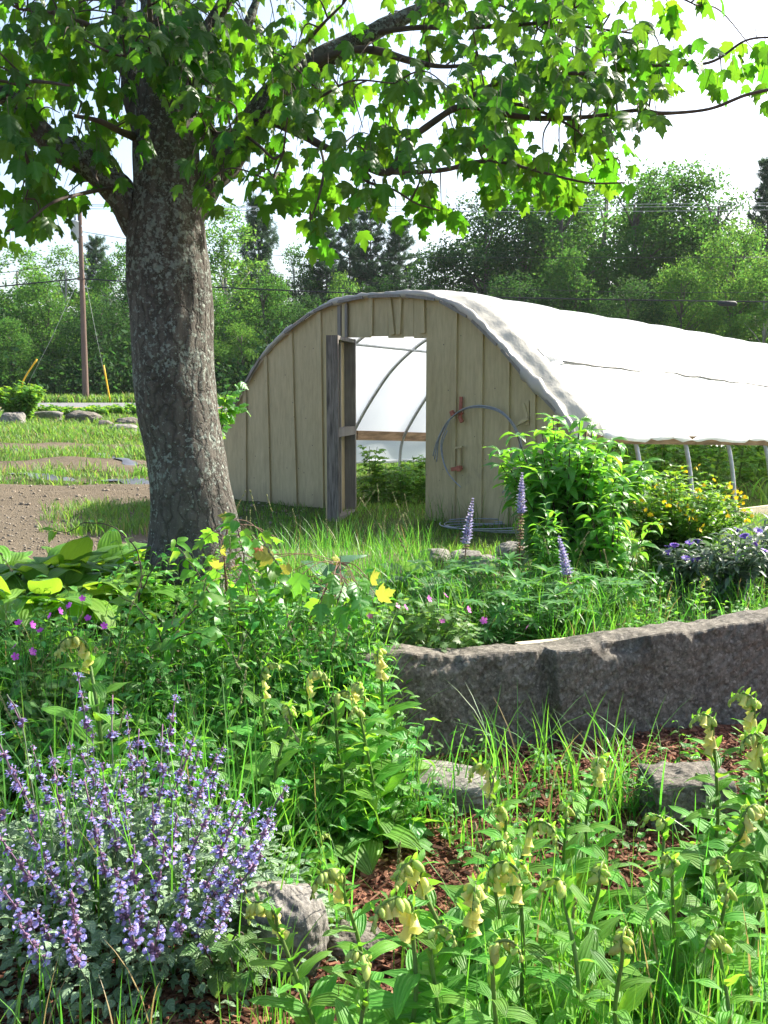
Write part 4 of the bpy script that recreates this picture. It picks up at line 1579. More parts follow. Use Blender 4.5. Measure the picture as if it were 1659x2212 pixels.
# ================================================================== STONES
def granite(name, lo, hi, spk, seed=0, moss=0.0):
    m, nt, b = new_mat(name)
    tc = nt.nodes.new("ShaderNodeTexCoord")
    oc = tc.outputs["Object"]
    n1 = noise(nt, 3.1, 5, .65, coord=oc)
    v1 = N(nt, "ShaderNodeTexVoronoi", i_Scale=85)
    nt.links.new(oc, v1.inputs["Vector"])
    sp = N(nt, "ShaderNodeSeparateColor")
    nt.links.new(v1.outputs["Color"], sp.inputs[0])
    n2 = noise(nt, 38, 6, .8, coord=oc)
    c = ramp(nt, n1, [(.3, lo), (.7, hi)])
    c = mix(nt, .5, c, ramp(nt, sp.outputs[0], [(0, tuple(x * .45 for x in lo)), (.35, lo), (.8, hi), (1, spk)]))
    c = mix(nt, .35, c, ramp(nt, n2, [(.35, tuple(x * .5 for x in lo)), (.65, spk)]))
    st = noise(nt, 2.0, 6, .7, coord=oc, stretch=(2.5, 2.5, .5))
    c = mix(nt, ramp(nt, st, [(.5, 0.0), (.72, .55)]), c, tuple(x * .45 for x in lo))
    nt.links.new(c, b.inputs["Base Color"])
    b.inputs["Roughness"].default_value = .85
    b.inputs["Specular IOR Level"].default_value = .3
    bump(nt, b, math_(nt, "ADD", n2, math_(nt, "MULTIPLY", n1, .6)), .7, .012)
    return m


m_gran = granite("granite_dark", (.056, .047, .035), (.132, .115, .090), (.42, .385, .33))
m_gran2 = granite("granite_pale", (.13, .118, .105), (.26, .24, .215), (.46, .435, .40))

# long quarried block holding up the bed
top_px = [(740, 1432), (800, 1420), (835, 1411), (870, 1407), (930, 1412), (985, 1413), (1040, 1410), (1100, 1409), (1150, 1405), (1192, 1402), (1215, 1400), (1260, 1392), (1300, 1382), (1380, 1370), (1450, 1360),
          (1500, 1356), (1560, 1346), (1610, 1338), (1659, 1328), (1720, 1318), (1800, 1305), (2000, 1290), (2200, 1285)]
xs_px = np.linspace(770, 2150, 520)
Yf = lambda px: 4.2 + (px - 829.5) / 830.0 * .62
f1, f2_, f3_ = Fbm(41, 2.2, 4), Fbm(42, 11, 4), Fbm(43, 42, 3)
stone_o = at(1240, 1640, Yf(1240))
stone_o[2] = gz(stone_o[0], stone_o[1] - .2)
V = []
prof_s = []
for px in xs_px:
    Y = Yf(px)
    T = at(px, np.interp(px, [p[0] for p in top_px], [p[1] for p in top_px]), Y)
    x, zt = T[0], T[2]
    step = -.055 * sstep(1183, 1203, np.array(px))
    groove = .03 * math.exp(-((px - 1186) / 9.0) ** 2)
    r0 = []
    zs = np.concatenate([np.linspace(-.25, zt - .03, 86)])
    for z in zs:
        sh = (px - 1190 - (zt - z) * 55)
        st = -.06 * float(sstep(-14, 6, np.array(sh))) + .03 * math.exp(-(sh + 14) ** 2 / 160.0)
        r0.append((x, Y + st + .03 * (zt - z) - .006, z))
    r0.append((x, Y + st - .003, zt - .018))
    r0.append((x, Y + st + .001, zt - .008))
    r0.append((x, Y + st + .009, zt - .001))
    for tt in (.04, .06, .08, .10, .12, .14):
        r0.append((x, Y + tt, zt + .01 * tt))
    for z in np.linspace(zt - .03, -.2, 5):
        r0.append((x, Y + .17, z))
    V.append(r0)
V = np.array(V)
nu, nv = V.shape[:2]
P = V.reshape(-1, 3)
d = .003 * f1(P) + .004 * f2_(P) + .0035 * f3_(P) + .0018 * Fbm(45, 110, 3)(P)
chip = np.maximum(0, Fbm(44, 13, 4)(P) - .1) * .028
edge = np.exp(-((np.tile(np.arange(nv), nu) - 86) / 6.0) ** 2)
P[:, 1] += d + chip * edge
P[:, 2] += (.003 * f1(P * 2.2) + .004 * f2_(P) + .003 * f3_(P)) * (np.tile(np.arange(nv), nu) > 84) - chip * edge * .5
mb = MB()
mb.grid(P - stone_o, nu, nv)
mb.add(V.reshape(nu, nv, 3)[0].reshape(-1, 3) * 0 + P.reshape(nu, nv, 3)[0] - stone_o, None, [(0, k, k + 1) for k in range(1, nv - 1)])
mb.add(P.reshape(nu, nv, 3)[-1] - stone_o, None, [(0, k + 1, k) for k in range(1, nv - 1)])
o = mb.build("granite_block", m_gran, smooth=False)
o.location = stone_o
tag(o, "long dark granite block with a vertical step, edging the raised bed", "stone block")


def boulder(px, py, Y, sx, sy, sz, seed, label, mat=None, rz=0, flat=.0, blocky=2.6, name="boulder", cat="boulder", sink=.25, z0=None):
    """super-ellipsoid stone with broken faces; px, py is its foot"""
    c = at(px, py, Y) if z0 is None else np.array([(px - CX) / F * Y, Y, z0])
    c[2] = gz(c[0], c[1]) if z0 is None else z0
    nu_, nv_ = 90, 130
    ph = np.linspace(-math.pi / 2, math.pi / 2, nu_)
    th = np.arange(nv_) / nv_ * 2 * math.pi
    PH, TH = np.meshgrid(ph, th, indexing="ij")
    D = np.stack([np.cos(PH) * np.cos(TH), np.cos(PH) * np.sin(TH), np.sin(PH)], -1).reshape(-1, 3)
    n = (np.abs(D) ** blocky).sum(1) ** (-1 / blocky)
    a, b2, c3 = Fbm(seed, 1.3, 3), Fbm(seed + 1, 5, 4), Fbm(seed + 2, 22, 3)
    rad = n * (1 + (.13 if blocky < 8 else .04) * a(D) + .06 * b2(D) + .010 * c3(D) + .004 * Fbm(seed + 3, 60, 2)(D))
    # planar breaks
    g = np.random.default_rng(seed)
    for k in range(3 if blocky < 5 else 0):
        nn_ = unit(g.normal(size=3))
        lim = g.uniform(.8, .98)
        dp = D @ nn_
        cut = np.where(dp > .15, lim / np.maximum(dp, .15), 9)
        rad = np.minimum(rad, cut * (1 + .03 * b2(D)))
    P = D * rad[:, None] * np.array([sx, sy, sz])
    P[:, 2] += sz * (1 - 2 * sink)
    cr, sr = math.cos(rz), math.sin(rz)
    P = np.stack([P[:, 0] * cr - P[:, 1] * sr, P[:, 0] * sr + P[:, 1] * cr, P[:, 2]], 1)
    m_ = MB()
    m_.grid(P, nu_, nv_, closed=True)
    o = m_.build(name, mat or m_gran2, smooth=False)
    o.location = c
    return tag(o, label, cat)


boulder(0, 0, 0, .155, .17, .20, 51, "x", m_gran2) if False else None
boulder(616, 2115, 2.64, .115, .14, .155, 57, "grey speckled boulder in the mulch at the right foot of the catmint", m_gran2, .4, sink=.2)
boulder(1482, 1735, 3.62, .155, .11, .115, 56, "square dark stone block in front of the long granite block", m_gran, .12, blocky=14, sink=.2)
boulder(930, 1672, 3.82, .27, .15, .075, 58, "flat grey slab half buried at the left foot of the granite block", m_gran2, -.08, blocky=4, sink=.2)
boulder(655, 1668, 3.75, .2, .14, .06, 61, "low reddish-grey slab among the weeds left of the flat slab", m_gran2, .2, blocky=4, sink=.25)
boulder(770, 1985, 2.72, .09, .1, .05, 64, "small dark stone in the mulch right of the speckled boulder", m_gran, .5, sink=.3)
boulder(1112, 1232, 7.6, .13, .15, .11, 66, "pale rounded stone behind the lupins", m_gran2, .2, sink=.2)
boulder(1000, 1240, 7.5, .13, .13, .085, 69, "tan stone in the edging row left of the pale rounded stone", m_gran2, .6, sink=.2)
boulder(935, 1243, 7.5, .15, .13, .08, 72, "grey stone at the left end of the edging row", m_gran2, .1, sink=.2)
boulder(1060, 1238, 7.5, .12, .12, .06, 73, "low stone between the tan and the pale rounded stones", m_gran2, .3, sink=.2)
# by the road
boulder(180, 928, 33.5, .58, .45, .24, 75, "big dark rounded boulder in the verge grass, middle of the roadside stones", m_gran, .1, sink=.2)
boulder(30, 936, 32, .32, .3, .24, 78, "square pale block at the left end of the roadside stones", m_gran2, .1, blocky=6, sink=.15)
boulder(103, 926, 34, .50, .3, .17, 81, "long pale slab behind grass between the square block and the big boulder", m_gran2, 0, blocky=5, sink=.25)
boulder(262, 950, 27.5, .40, .3, .13, 84, "flat pale stone nearest the maple trunk among the roadside stones", m_gran2, .1, blocky=4, sink=.2)
boulder(228, 932, 32, .26, .25, .15, 87, "small grey stone touching the right side of the big dark boulder", m_gran, .4, sink=.2)
boulder(278, 928, 33, .36, .3, .19, 90, "dark stone half hidden behind the maple trunk's left edge", m_gran, .2, sink=.2)

# offcut lying on top of the granite block
a, c2 = at(1118, 1398, Yf(1118) + .16), at(1245, 1386, Yf(1245) + .2)
o0 = (a + c2) / 2
mb = MB()
mb.beam(a - o0 + (0, 0, .008), c2 - o0 + (0, 0, .008), .05, .022)
o = mb.build("wood_offcut", m_palewood, smooth=False)
o.location = o0
tag(o, "short pale wood offcut lying on top of the granite block", "wood offcut")
# wisp of clear film by the boulder
p0 = on_ground(600, 2090)
mb = MB()
s = np.linspace(0, 1, 14)
V = np.array([[(-.10 + .15 * t, .05 * math.sin(3 * t) + .03 * k, .015 + .05 * t + .03 * math.sin(5 * t + k) * k) for k in np.linspace(-1, 1, 6)] for t in s])
mb.grid(V.reshape(-1, 3), 14, 6)
o = mb.build("plastic_scrap", plastic("clear_film", (.75, .77, .80), .3, .2, .35, 14))
o.location = p0
tag(o, "torn wisp of clear plastic lying by the speckled boulder", "plastic scrap")

# ---- stones scattered over the tilled soil, and chips of bark mulch
def tiny_stone(seed):
    g = np.random.default_rng(seed)
    ph = np.array([-1, -.4, .4, 1]) * 1.4
    V = []
    for p in ph:
        for k in range(6):
            r = math.cos(p) * g.uniform(.75, 1.2)
            V.append((r * math.cos(k * 1.047), r * math.sin(k * 1.047) * .8, math.sin(p) * .55 * g.uniform(.8, 1.1)))
    Q = [(i * 6 + j, i * 6 + (j + 1) % 6, (i + 1) * 6 + (j + 1) % 6, (i + 1) * 6 + j) for i in range(3) for j in range(6)]
    V = np.array(V)
    return V, np.array(Q), np.zeros((0, 3), int), np.zeros((len(V), 2))


def varied(name, stops, rough=.9):
    m, nt, b = new_mat(name)
    g_ = nt.nodes.new("ShaderNodeNewGeometry")
    c = ramp(nt, g_.outputs["Random Per Island"], stops)
    c = mix(nt, .4, c, ramp(nt, noise(nt, 60, 4, .7), [(.3, tuple(x * .5 for x in stops[0][1])), (.7, stops[-1][1])]))
    nt.links.new(c, b.inputs["Base Color"])
    b.inputs["Roughness"].default_value = rough
    b.inputs["Specular IOR Level"].default_value = .2
    return m


mb = MB()
for k in range(3):
    n = 900
    Yv = 8.2 + 7.5 * rng.uniform(0, 1, n) ** 1.3
    xv = -Yv * .42 + (Yv * .42 - .9) * rng.uniform(0, 1, n)
    pos = np.stack([xv, Yv, ground(xv, Yv) + .004], 1)
    mb.scatter(tiny_stone(k), pos, rand_dirs(n, -.05, .05), (0, 0, 1), np.clip(rng.lognormal(-4.6, .55, n), .005, .04))
tag(mb.build("pebbles", varied("field_stone", [(0, (.14, .105, .07)), (.6, (.22, .175, .125)), (.85, (.30, .25, .19)), (1, (.45, .41, .35))])), "stones and clods strewn over the bare soil of the field", "pebbles", kind="stuff")

chipT = []
for k in range(3):
    m_ = MB()
    g = np.random.default_rng(k)
    m_.box((0, .5, 0), (.16, .03 * g.normal(), .04), (.05 * g.normal(), .5, .06 * g.normal()), (0, 0, .06))
    chipT.append((np.concatenate(m_.V), np.concatenate(m_.Q), np.zeros((0, 3), int), np.concatenate(m_.UV)))
mb = MB()
for k in range(3):
    n = 9500
    Yv = rng.uniform(1.7, 4.6, n)
    xv = rng.uniform(-.62, .62, n) * Yv
    ok = Yv < np.where(xv > -.2, wall_y(xv) + .02, 3.75)
    xv, Yv = xv[ok], Yv[ok]
    n = len(xv)
    pos = np.stack([xv, Yv, ground(xv, Yv) + rng.uniform(.002, .02, n)], 1)
    mb.scatter(chipT[k], pos, rand_dirs(n, -.35, .35), unit(rand_dirs(n) * .45 + (0, 0, 1)), rng.uniform(.012, .05, n), sx=rng.uniform(.012, .035, n))
tag(mb.build("bark_mulch", varied("mulch_chips", [(0, (.045, .017, .011)), (.45, (.14, .050, .030)), (.8, (.23, .092, .055)), (1, (.34, .19, .12))])), "reddish bark mulch covering the lower bed", "bark mulch", kind="stuff")
# ================================================================== PLANTS OF THE BED
m_fox = leaf_mat("foxglove_leaf", (0.101, 0.263, 0.04), (0.292, 0.65, 0.044), .42, .5, .28, .34, .022, lrib=15, midrib=.3)
m_foxstem = leaf_mat("foxglove_stem", (.12, .20, .045), (.2, .3, .06), .15, .5, .3, .15, .01)
m_bell = leaf_mat("foxglove_bell", (.74, .71, .24), (.84, .80, .20), .42, .5, .3, .15, .012)
m_bud = leaf_mat("foxglove_bud", (.44, .54, .14), (.60, .72, .16), .35, .5, .3, .2, .02)
m_grass = leaf_mat("grass_blade", (0.066, 0.208, 0.038), (0.202, 0.538, 0.041), .42, .42, .4, .35, .022, straw=.05)
m_lawn = leaf_mat("lawn_blade", (.078, .165, .032), (.22, .44, .04), .42, .5, .3, .35, .025, straw=.04)
m_fieldg = leaf_mat("field_grass", (0.099, 0.193, 0.042), (0.25, 0.458, 0.052), .42, .5, .3, .35, .025, straw=.08)
m_straw = leaf_mat("seed_head", (.30, .30, .14), (.36, .34, .14), .3, .6, .2, .3, .02)
m_weed = leaf_mat("weed_leaf", (0.071, 0.224, 0.038), (0.228, 0.58, 0.043), .42, .45, .4, .35, .025, rib=30, ribdepth=.3)
m_hosta = leaf_mat("hosta_leaf", (0.124, 0.267, 0.039), (0.403, 0.672, 0.039), .48, .45, .3, .25, .015, lrib=22)
m_hostab = leaf_mat("blue_hosta_leaf", (0.106, 0.206, 0.112), (0.22, 0.462, 0.077), .36, .42, .35, .2, .012, lrib=26)
m_vine = leaf_mat("vine_leaf", (0.086, 0.238, 0.036), (0.323, 0.696, 0.037), .45, .4, .45, .35, .025, midrib=.3)
m_sap = leaf_mat("sapling_leaf", (0.057, 0.182, 0.033), (0.285, 0.65, 0.037), .46, .4, .45, .3, .015, rib=24, ribdepth=.25, midrib=.4, back=(.07, .12, .05))
m_sapy = leaf_mat("yellowing_leaf", (.36, .36, .06), (.50, .52, .06), .45, .45, .4, .2, .02, rib=24, ribdepth=.25)
m_sapo = leaf_mat("orange_leaf", (.55, .16, .05), (.65, .2, .05), .45, .45, .4, .2, .02, rib=24, ribdepth=.25)
m_red = plain_mat("red_stem", (.16, .07, .045), .6, .4, .3, 20)
m_dkstem = plain_mat("dark_stem", (.065, .035, .03), .6, .4, .3, 20)
m_gstem = leaf_mat("green_stem", (.09, .16, .04), (.12, .2, .04), .1, .5, .3, .2, .01)
m_tall = leaf_mat("tall_plant_leaf", (0.075, 0.234, 0.036), (0.276, 0.65, 0.041), .45, .38, .5, .3, .015, rib=30, ribdepth=.35, midrib=.4)
m_cat = leaf_mat("catmint_leaf", (0.228, 0.339, 0.209), (0.326, 0.513, 0.198), .32, .6, .25, .25, .012, rib=24, ribdepth=.5)
m_catst = leaf_mat("catmint_stem", (.17, .22, .14), (.15, .2, .1), .1, .6, .2, .2, .01)
m_catfl = leaf_mat("catmint_flower", (.39, .35, .72), (.48, .43, .84), .35, .5, .3, .30, .025)
m_catcx = leaf_mat("catmint_calyx", (.27, .16, .25), (.28, .14, .24), .25, .6, .2, .3, .03)
m_lup = leaf_mat("lupin_floret", (.42, .38, .60), (.48, .44, .66), .35, .5, .3, .35, .03)
m_lupw = leaf_mat("lupin_white", (.62, .60, .68), (.6, .6, .65), .35, .5, .3, .15, .02)
m_lupd = leaf_mat("lupin_spent", (.34, .25, .16), (.4, .3, .18), .3, .6, .2, .3, .02)
m_lupl = leaf_mat("lupin_leaf", (0.064, 0.195, 0.044), (0.221, 0.538, 0.059), .4, .45, .4, .3, .015, midrib=.3)
m_ger = leaf_mat("cranesbill_leaf", (0.098, 0.201, 0.057), (0.276, 0.509, 0.064), .38, .5, .35, .3, .018)
m_pink = leaf_mat("cranesbill_flower", (.62, .14, .54), (.78, .20, .66), .4, .45, .3, .2, .02)
m_purp = leaf_mat("purple_cranesbill_flower", (.42, .06, .48), (.55, .10, .66), .4, .45, .3, .2, .02)
m_loos = leaf_mat("yellow_shrub_leaf", (0.096, 0.216, 0.034), (0.324, 0.605, 0.038), .42, .45, .35, .35, .02)
m_yfl = leaf_mat("yellow_flower", (.80, .56, .02), (.85, .6, .02), .35, .5, .3, .12, .01)
m_blt = leaf_mat("silver_leaf", (.115, .165, .115), (.14, .26, .10), .3, .42, .5, .25, .012, midrib=.4)
m_bltf = leaf_mat("bluet_flower", (.20, .12, .50), (.3, .2, .65), .35, .5, .3, .3, .03)
m_brm = leaf_mat("bramble_leaf", (.085, .175, .050), (.22, .42, .06), .38, .45, .4, .25, .015, rib=40, ribdepth=.6, midrib=.4)
m_tom = leaf_mat("tomato_leaf", (.085, .215, .042), (.30, .56, .05), .4, .5, .3, .35, .018)

L_fox = [lance(8, .165, .42, .22, d, .25, p) for d, p in ((.55, 0), (.85, 1.5), (.25, 3))]
L_nar = [lance(6, .11, .4, .3, d) for d in (.35, .7, 1.0)]
L_tall = [lance(7, .15, .42, .3, d, .2, p) for d, p in ((.45, 0), (.8, 2), (1.1, 4))]
L_ov = [lance(6, .32, .38, .25, d, .2, p) for d, p in ((.3, 0), (.6, 2))]
L_host = [broad(8, .24, .35, d, c) for d, c in ((.55, .3), (.9, .25), (.3, .35))]
L_hostw = [broad(8, .33, .3, d, c) for d, c in ((.5, .3), (.9, .25))]
L_small = [lance(4, .24, .4, .25, .4)]
CRANE = [(0, 0), (.25, .05), (.5, .05), (.34, .2), (.62, .36), (.36, .36), (.55, .75), (.26, .55), (.22, .8), (.1, .62), (0, .95)]
T_CRANE = [star_leaf(CRANE, (0, .28), -.2, .1), star_leaf(CRANE, (0, .28), .1, .3)]
PETAL5 = []
for k in range(5):
    a0 = k * 2 * math.pi / 5
    for da, r in ((-.55, .55), (-.38, .95), (-.12, 1.0), (0, .94), (.12, 1.0), (.38, .95), (.55, .55)):
        PETAL5.append((math.sin(a0 + da) * r, math.cos(a0 + da) * r, .22 * r * r))
T_FLOW = (np.array([(0, 0, 0)] + PETAL5), np.zeros((0, 4), int), np.array([(0, 1 + i, 1 + (i + 1) % 35) for i in range(35)]), np.tile([.3, .5], (36, 1)))


def root_at(name, x, y, label, cat, group=None, rz=0.0, s=1.0, z=None):
    return empty(name, (x, y, gz(x, y) if z is None else z), label, cat, group, rz, s)


def along(P, t):
    """points at fractions t of a polyline"""
    L = np.concatenate([[0], np.cumsum(np.linalg.norm(np.diff(P, axis=0), axis=1))]) / 1.0
    L = L / L[-1]
    return np.stack([np.interp(t, L, P[:, k]) for k in range(3)], -1)


# ------------------------------------------------------------------ yellow foxgloves
def bell_template():
    V, Q, UV = [], [], []
    n = 9
    for i, (y, r) in enumerate(((0, .05), (.08, .17), (.28, .21), (.55, .27), (.82, .31), (.95, .37), (1.03, .46))):
        for k in range(n):
            a = k / n * 6.283
            rr = r * (1 + (.14 * math.sin(a * 4.0) if i == 6 else 0))
            V.append((rr * math.cos(a), y + (.05 * math.sin(a) if i > 4 else 0), rr * math.sin(a)))
            UV.append((k / n, y))
    for i in range(6):
        for k in range(n):
            Q.append((i * n + k, i * n + (k + 1) % n, (i + 1) * n + (k + 1) % n, (i + 1) * n + k))
    return np.array(V), np.array(Q), np.zeros((0, 3), int), np.array(UV)


def pod_template(n=7):
    V, Q, UV = [], [], []
    for y, r in ((0, .05), (.15, .22), (.45, .30), (.75, .24), (1.0, .03)):
        for k in range(n):
            V.append((r * math.cos(k / n * 6.283), y, r * math.sin(k / n * 6.283)))
            UV.append((k / n, y))
    for i in range(4):
        for k in range(n):
            Q.append((i * n + k, i * n + (k + 1) % n, (i + 1) * n + (k + 1) % n, (i + 1) * n + k))
    return np.array(V), np.array(Q), np.zeros((0, 3), int), np.array(UV)


T_BELL, T_POD = bell_template(), pod_template()
FOXH = .56


def foxglove(seed, nbell, nleaf=22, lmax=.19):
    """stem with spiralling leaves, the flowering tip nodding over towards +X; full height FOXH"""
    g = np.random.default_rng(seed)
    root = bpy.data.objects.new("foxglove", None)
    COL.objects.link(root)
    H = FOXH
    ax, ay = g.uniform(-.075, .075, 2)
    rr = g.uniform(.028, .048) if nbell else .03
    enda = g.uniform(110, 175)
    st = [(0, 0, -.05), (ax, ay, .2), (ax * .5, ay, .36), (.012, 0, H - rr - .03)]
    for a in np.linspace(15, enda, 5):
        st.append((.012 + rr - rr * math.cos(R(a)), .0, H - rr + rr * math.sin(R(a))))
    st.append((st[-1][0] + .03 * math.sin(R(enda)) * .6 + .004, 0, st[-1][2] + .03 * math.cos(R(enda)) - .012))
    S_ = catmull(st, 6)
    m_ = MB()
    m_.tube(S_, np.linspace(.0062, .0022, len(S_)), 7)
    m_.build("stem", m_foxstem, root)
    m_ = MB()
    ga = g.uniform(0, 6.28)
    for k in range(nleaf):
        t = .08 + .66 * k / nleaf
        p = along(S_, np.array([t]))[0]
        a = ga + k * 2.4 + g.normal() * .2
        el = g.uniform(.4, .95) - .15 * (1 - t)
        L = (lmax * (1 - .60 * (k / nleaf) ** 1.1)) * g.uniform(.8, 1.15)
        d = np.array([math.cos(a) * math.cos(el), math.sin(a) * math.cos(el), math.sin(el)])
        m_.scatter(L_fox[g.integers(3)], p, d, (d[0] * -.3 + g.normal() * .2, d[1] * -.3 + g.normal() * .2, 1), L * 1.05)
    for k in range(9):        # rosette
        a = ga + k * 2.4 + 1
        el = g.uniform(.15, .7)
        d = np.array([math.cos(a) * math.cos(el), math.sin(a) * math.cos(el), math.sin(el)])
        m_.scatter(L_fox[g.integers(3)], (0, 0, g.uniform(0, .06)), d, (g.normal() * .2, g.normal() * .2, 1), lmax * g.uniform(.9, 1.35))
    for k in range(16):        # bracts along the nodding tip
        p = along(S_, np.array([.72 + .0165 * k]))[0]
        d = unit(np.array([g.normal() * .5 - .1, g.normal() * .8, 1.0]))
        m_.scatter(L_fox[0], p, d, unit(g.normal(size=3)), (.050 - .002 * k) * g.uniform(.7, 1.3))
    m_.build("foliage", m_fox, root)
    m_ = MB()
    for k in range(nbell):
        t = .77 + .16 * k / max(1, nbell)
        p = along(S_, np.array([t]))[0]
        d = unit(np.array([g.uniform(-.1, .7), g.normal() * .6, -1.0 - .4 * g.random()]))
        s_ = .038 * (1 - .35 * k / max(1, nbell)) * g.uniform(.9, 1.1)
        m_.scatter(T_BELL, p + d * .004, d, unit(g.normal(size=3)), s_, sx=s_ * .95, mi=0)
        m_.scatter(T_POD, p, d, unit(g.normal(size=3)), .014, mi=1)
    for k in range(14):
        t = .86 + .14 * k / 14
        p = along(S_, np.array([min(t, 1)]))[0]
        d = unit(np.array([g.uniform(-.6, .8), g.normal() * .8, -.8]))
        m_.scatter(T_POD, p, d, unit(g.normal(size=3)), .032 * (1.15 - .055 * k), sx=.032 * (1.0 - .05 * k), mi=1)
    m_.build("flower_spike", [m_bell, m_bud], root)
    return root


FOX = {}


def fox(px, py, Y, label, kind=0, face=180, nod=.09, group="yellow foxgloves in the lower bed", s=None):
    P = at(px, py, Y)
    a = R(face)
    bx, by = P[0] - math.cos(a) * .06, P[1] - math.sin(a) * .06
    z0 = gz(bx, by)
    vr = (kind, int(abs(px * 7 + py)) % 3)
    if vr not in FOX:
        nb, nl, lm = ((11, 26, .21), (7, 24, .23), (0, 26, .23), (13, 24, .22), (5, 28, .19))[kind]
        o = FOX[vr] = foxglove(300 + kind * 10 + vr[1], max(0, nb - vr[1] * 2), nl - 2 * vr[1], lm * (1, .92, 1.08)[vr[1]])
    else:
        o = copy_tree(FOX[vr])
    sc = (P[2] + .015 - z0) / FOXH if s is None else s
    o.location = (bx, by, z0)
    o.rotation_euler = (rng.normal() * .07, rng.normal() * .07, a + rng.normal() * .3)
    o.scale = (sc * .97, sc * .97, sc)
    return tag(o, label, "foxglove", group)


LOWF = [
    (690, 1885, 2.15, "foxglove in bud right above the speckled boulder, tip arched left", 1, 175), (622, 1950, 2.05, "foxglove whose buds hang in front of the speckled boulder", 1, 185),
    (835, 1960, 1.95, "foxglove with open pale bells low in the middle of the foreground", 0, 200), (877, 1868, 2.1, "foxglove with budding tip beside the mulch, behind the open low bells", 1, 210),
    (992, 1925, 2.0, "foxglove with the largest hanging yellow bells in the centre foreground", 3, 280), (1100, 1892, 2.15, "slim foxglove with small buds right of the largest bells", 4, 170),
    (1087, 1822, 2.4, "foxglove in tight bud behind the slim one, centre right", 4, 190), (1160, 1796, 2.4, "foxglove with one ripe yellow bud hanging right, centre right", 1, 330),
    (1142, 1846, 2.3, "foxglove with small green buds between two budding ones", 4, 20), (1047, 1748, 2.6, "foxglove with round yellow buds just below the highest centre head", 1, 200),
    (1015, 1674, 2.8, "foxglove with the highest head of the centre group, pointing left", 0, 190), (1297, 1650, 2.85, "foxglove with pale bells against the foot of the granite block", 0, 250),
    (1230, 1742, 2.65, "leafy foxglove with green buds only, below the bells at the block's foot", 2, 270), (1395, 1765, 2.55, "foxglove with drooping green tip left of the square stone's foot", 2, 160),
    (1612, 1722, 2.5, "foxglove with the big bunch of cream bells at the right edge", 3, 230), (1660, 1760, 2.45, "foxglove cut by the right edge beside the big bunch of bells", 1, 0),
    (1520, 1908, 2.2, "foxglove with a short green head in the dark right foreground", 2, 250), (950, 2062, 1.85, "short foxglove with one yellow-green leaf at its budding tip, bottom centre", 2, 320),
    (1592, 1508, 3.05, "tall foxglove arching left in front of the granite block, uppermost at right", 3, 180), (1502, 1556, 3.0, "foxglove whose arching head stands furthest left before the granite block", 3, 185),
    (1580, 1572, 2.95, "foxglove with arching head between the other two before the granite block", 3, 185), (1632, 1590, 2.9, "foxglove with open deep yellow bell low at the right edge before the granite block", 0, 200),
    (742, 1800, 2.9, "leafy green foxglove without flowers behind the boulder's right side", 2, 30), (1420, 1840, 2.35, "leafy foxglove without flowers in the right foreground", 2, 100),
    (1300, 1880, 2.2, "leafy foxglove with pointed upright shoot right of centre", 2, 60), (1210, 1950, 2.0, "broad-leaved foxglove near the bottom right of centre", 2, 200),
    (1600, 1880, 2.25, "leafy foxglove at the right edge under the big bunch of bells", 2, 300), (760, 2060, 1.9, "leafy foxglove at the bottom edge left of centre", 2, 140),
    (1080, 2040, 1.85, "leafy foxglove at the bottom edge right of centre", 2, 10), (1380, 2010, 1.95, "dark leafy foxglove at the bottom right", 2, 80),
    (1540, 2060, 1.9, "dark leafy foxglove nearest the bottom right corner", 2, 190),
]
for px, py, Y, lab, kd, fc in LOWF:
    fox(px, py, Y, lab, kd, fc)
for px, py, Y, lab, kd, fc in [
    (205, 1376, 3.5, "foxglove with cream buds standing alone above the catmint at left", 1, 160), (620, 1440, 3.6, "foxglove arching right in the weeds left of the granite block", 1, 20),
    (800, 1405, 3.75, "foxglove with open cream bells at the left end of the granite block", 0, 230), (690, 1455, 3.65, "foxglove with a few buds between the arching and the open one", 1, 350),
    (765, 1455, 3.55, "foxglove with yellow buds just below the open cream bells", 1, 330),
    (735, 1500, 3.35, "dark leafy foxglove at the left foot of the granite block", 2, 10), (800, 1545, 3.3, "leafy foxglove in front of the granite block's left end", 2, 250), (640, 1530, 3.3, "leafy foxglove among the weeds left of the dark leafy one", 2, 100)]:
    fox(px, py, Y, lab, kd, fc, group="yellow foxgloves in the weeds")
for px, py, Y, lab, kd, fc in [
    (1352, 1302, 5.15, "foxglove head of cream bells above the granite block, left of the upper group", 3, 180), (1385, 1300, 5.2, "foxglove with cream bells nodding right, second of the upper group", 0, 0),
    (1462, 1288, 5.35, "foxglove with few bells in the middle of the upper group", 1, 330), (1522, 1250, 5.4, "tallest foxglove of the upper group with a long hanging tassel", 3, 10),
    (1540, 1330, 5.3, "short foxglove under the tallest of the upper group", 1, 300)]:
    fox(px, py, Y, lab, kd, fc, group="yellow foxgloves above the granite block")

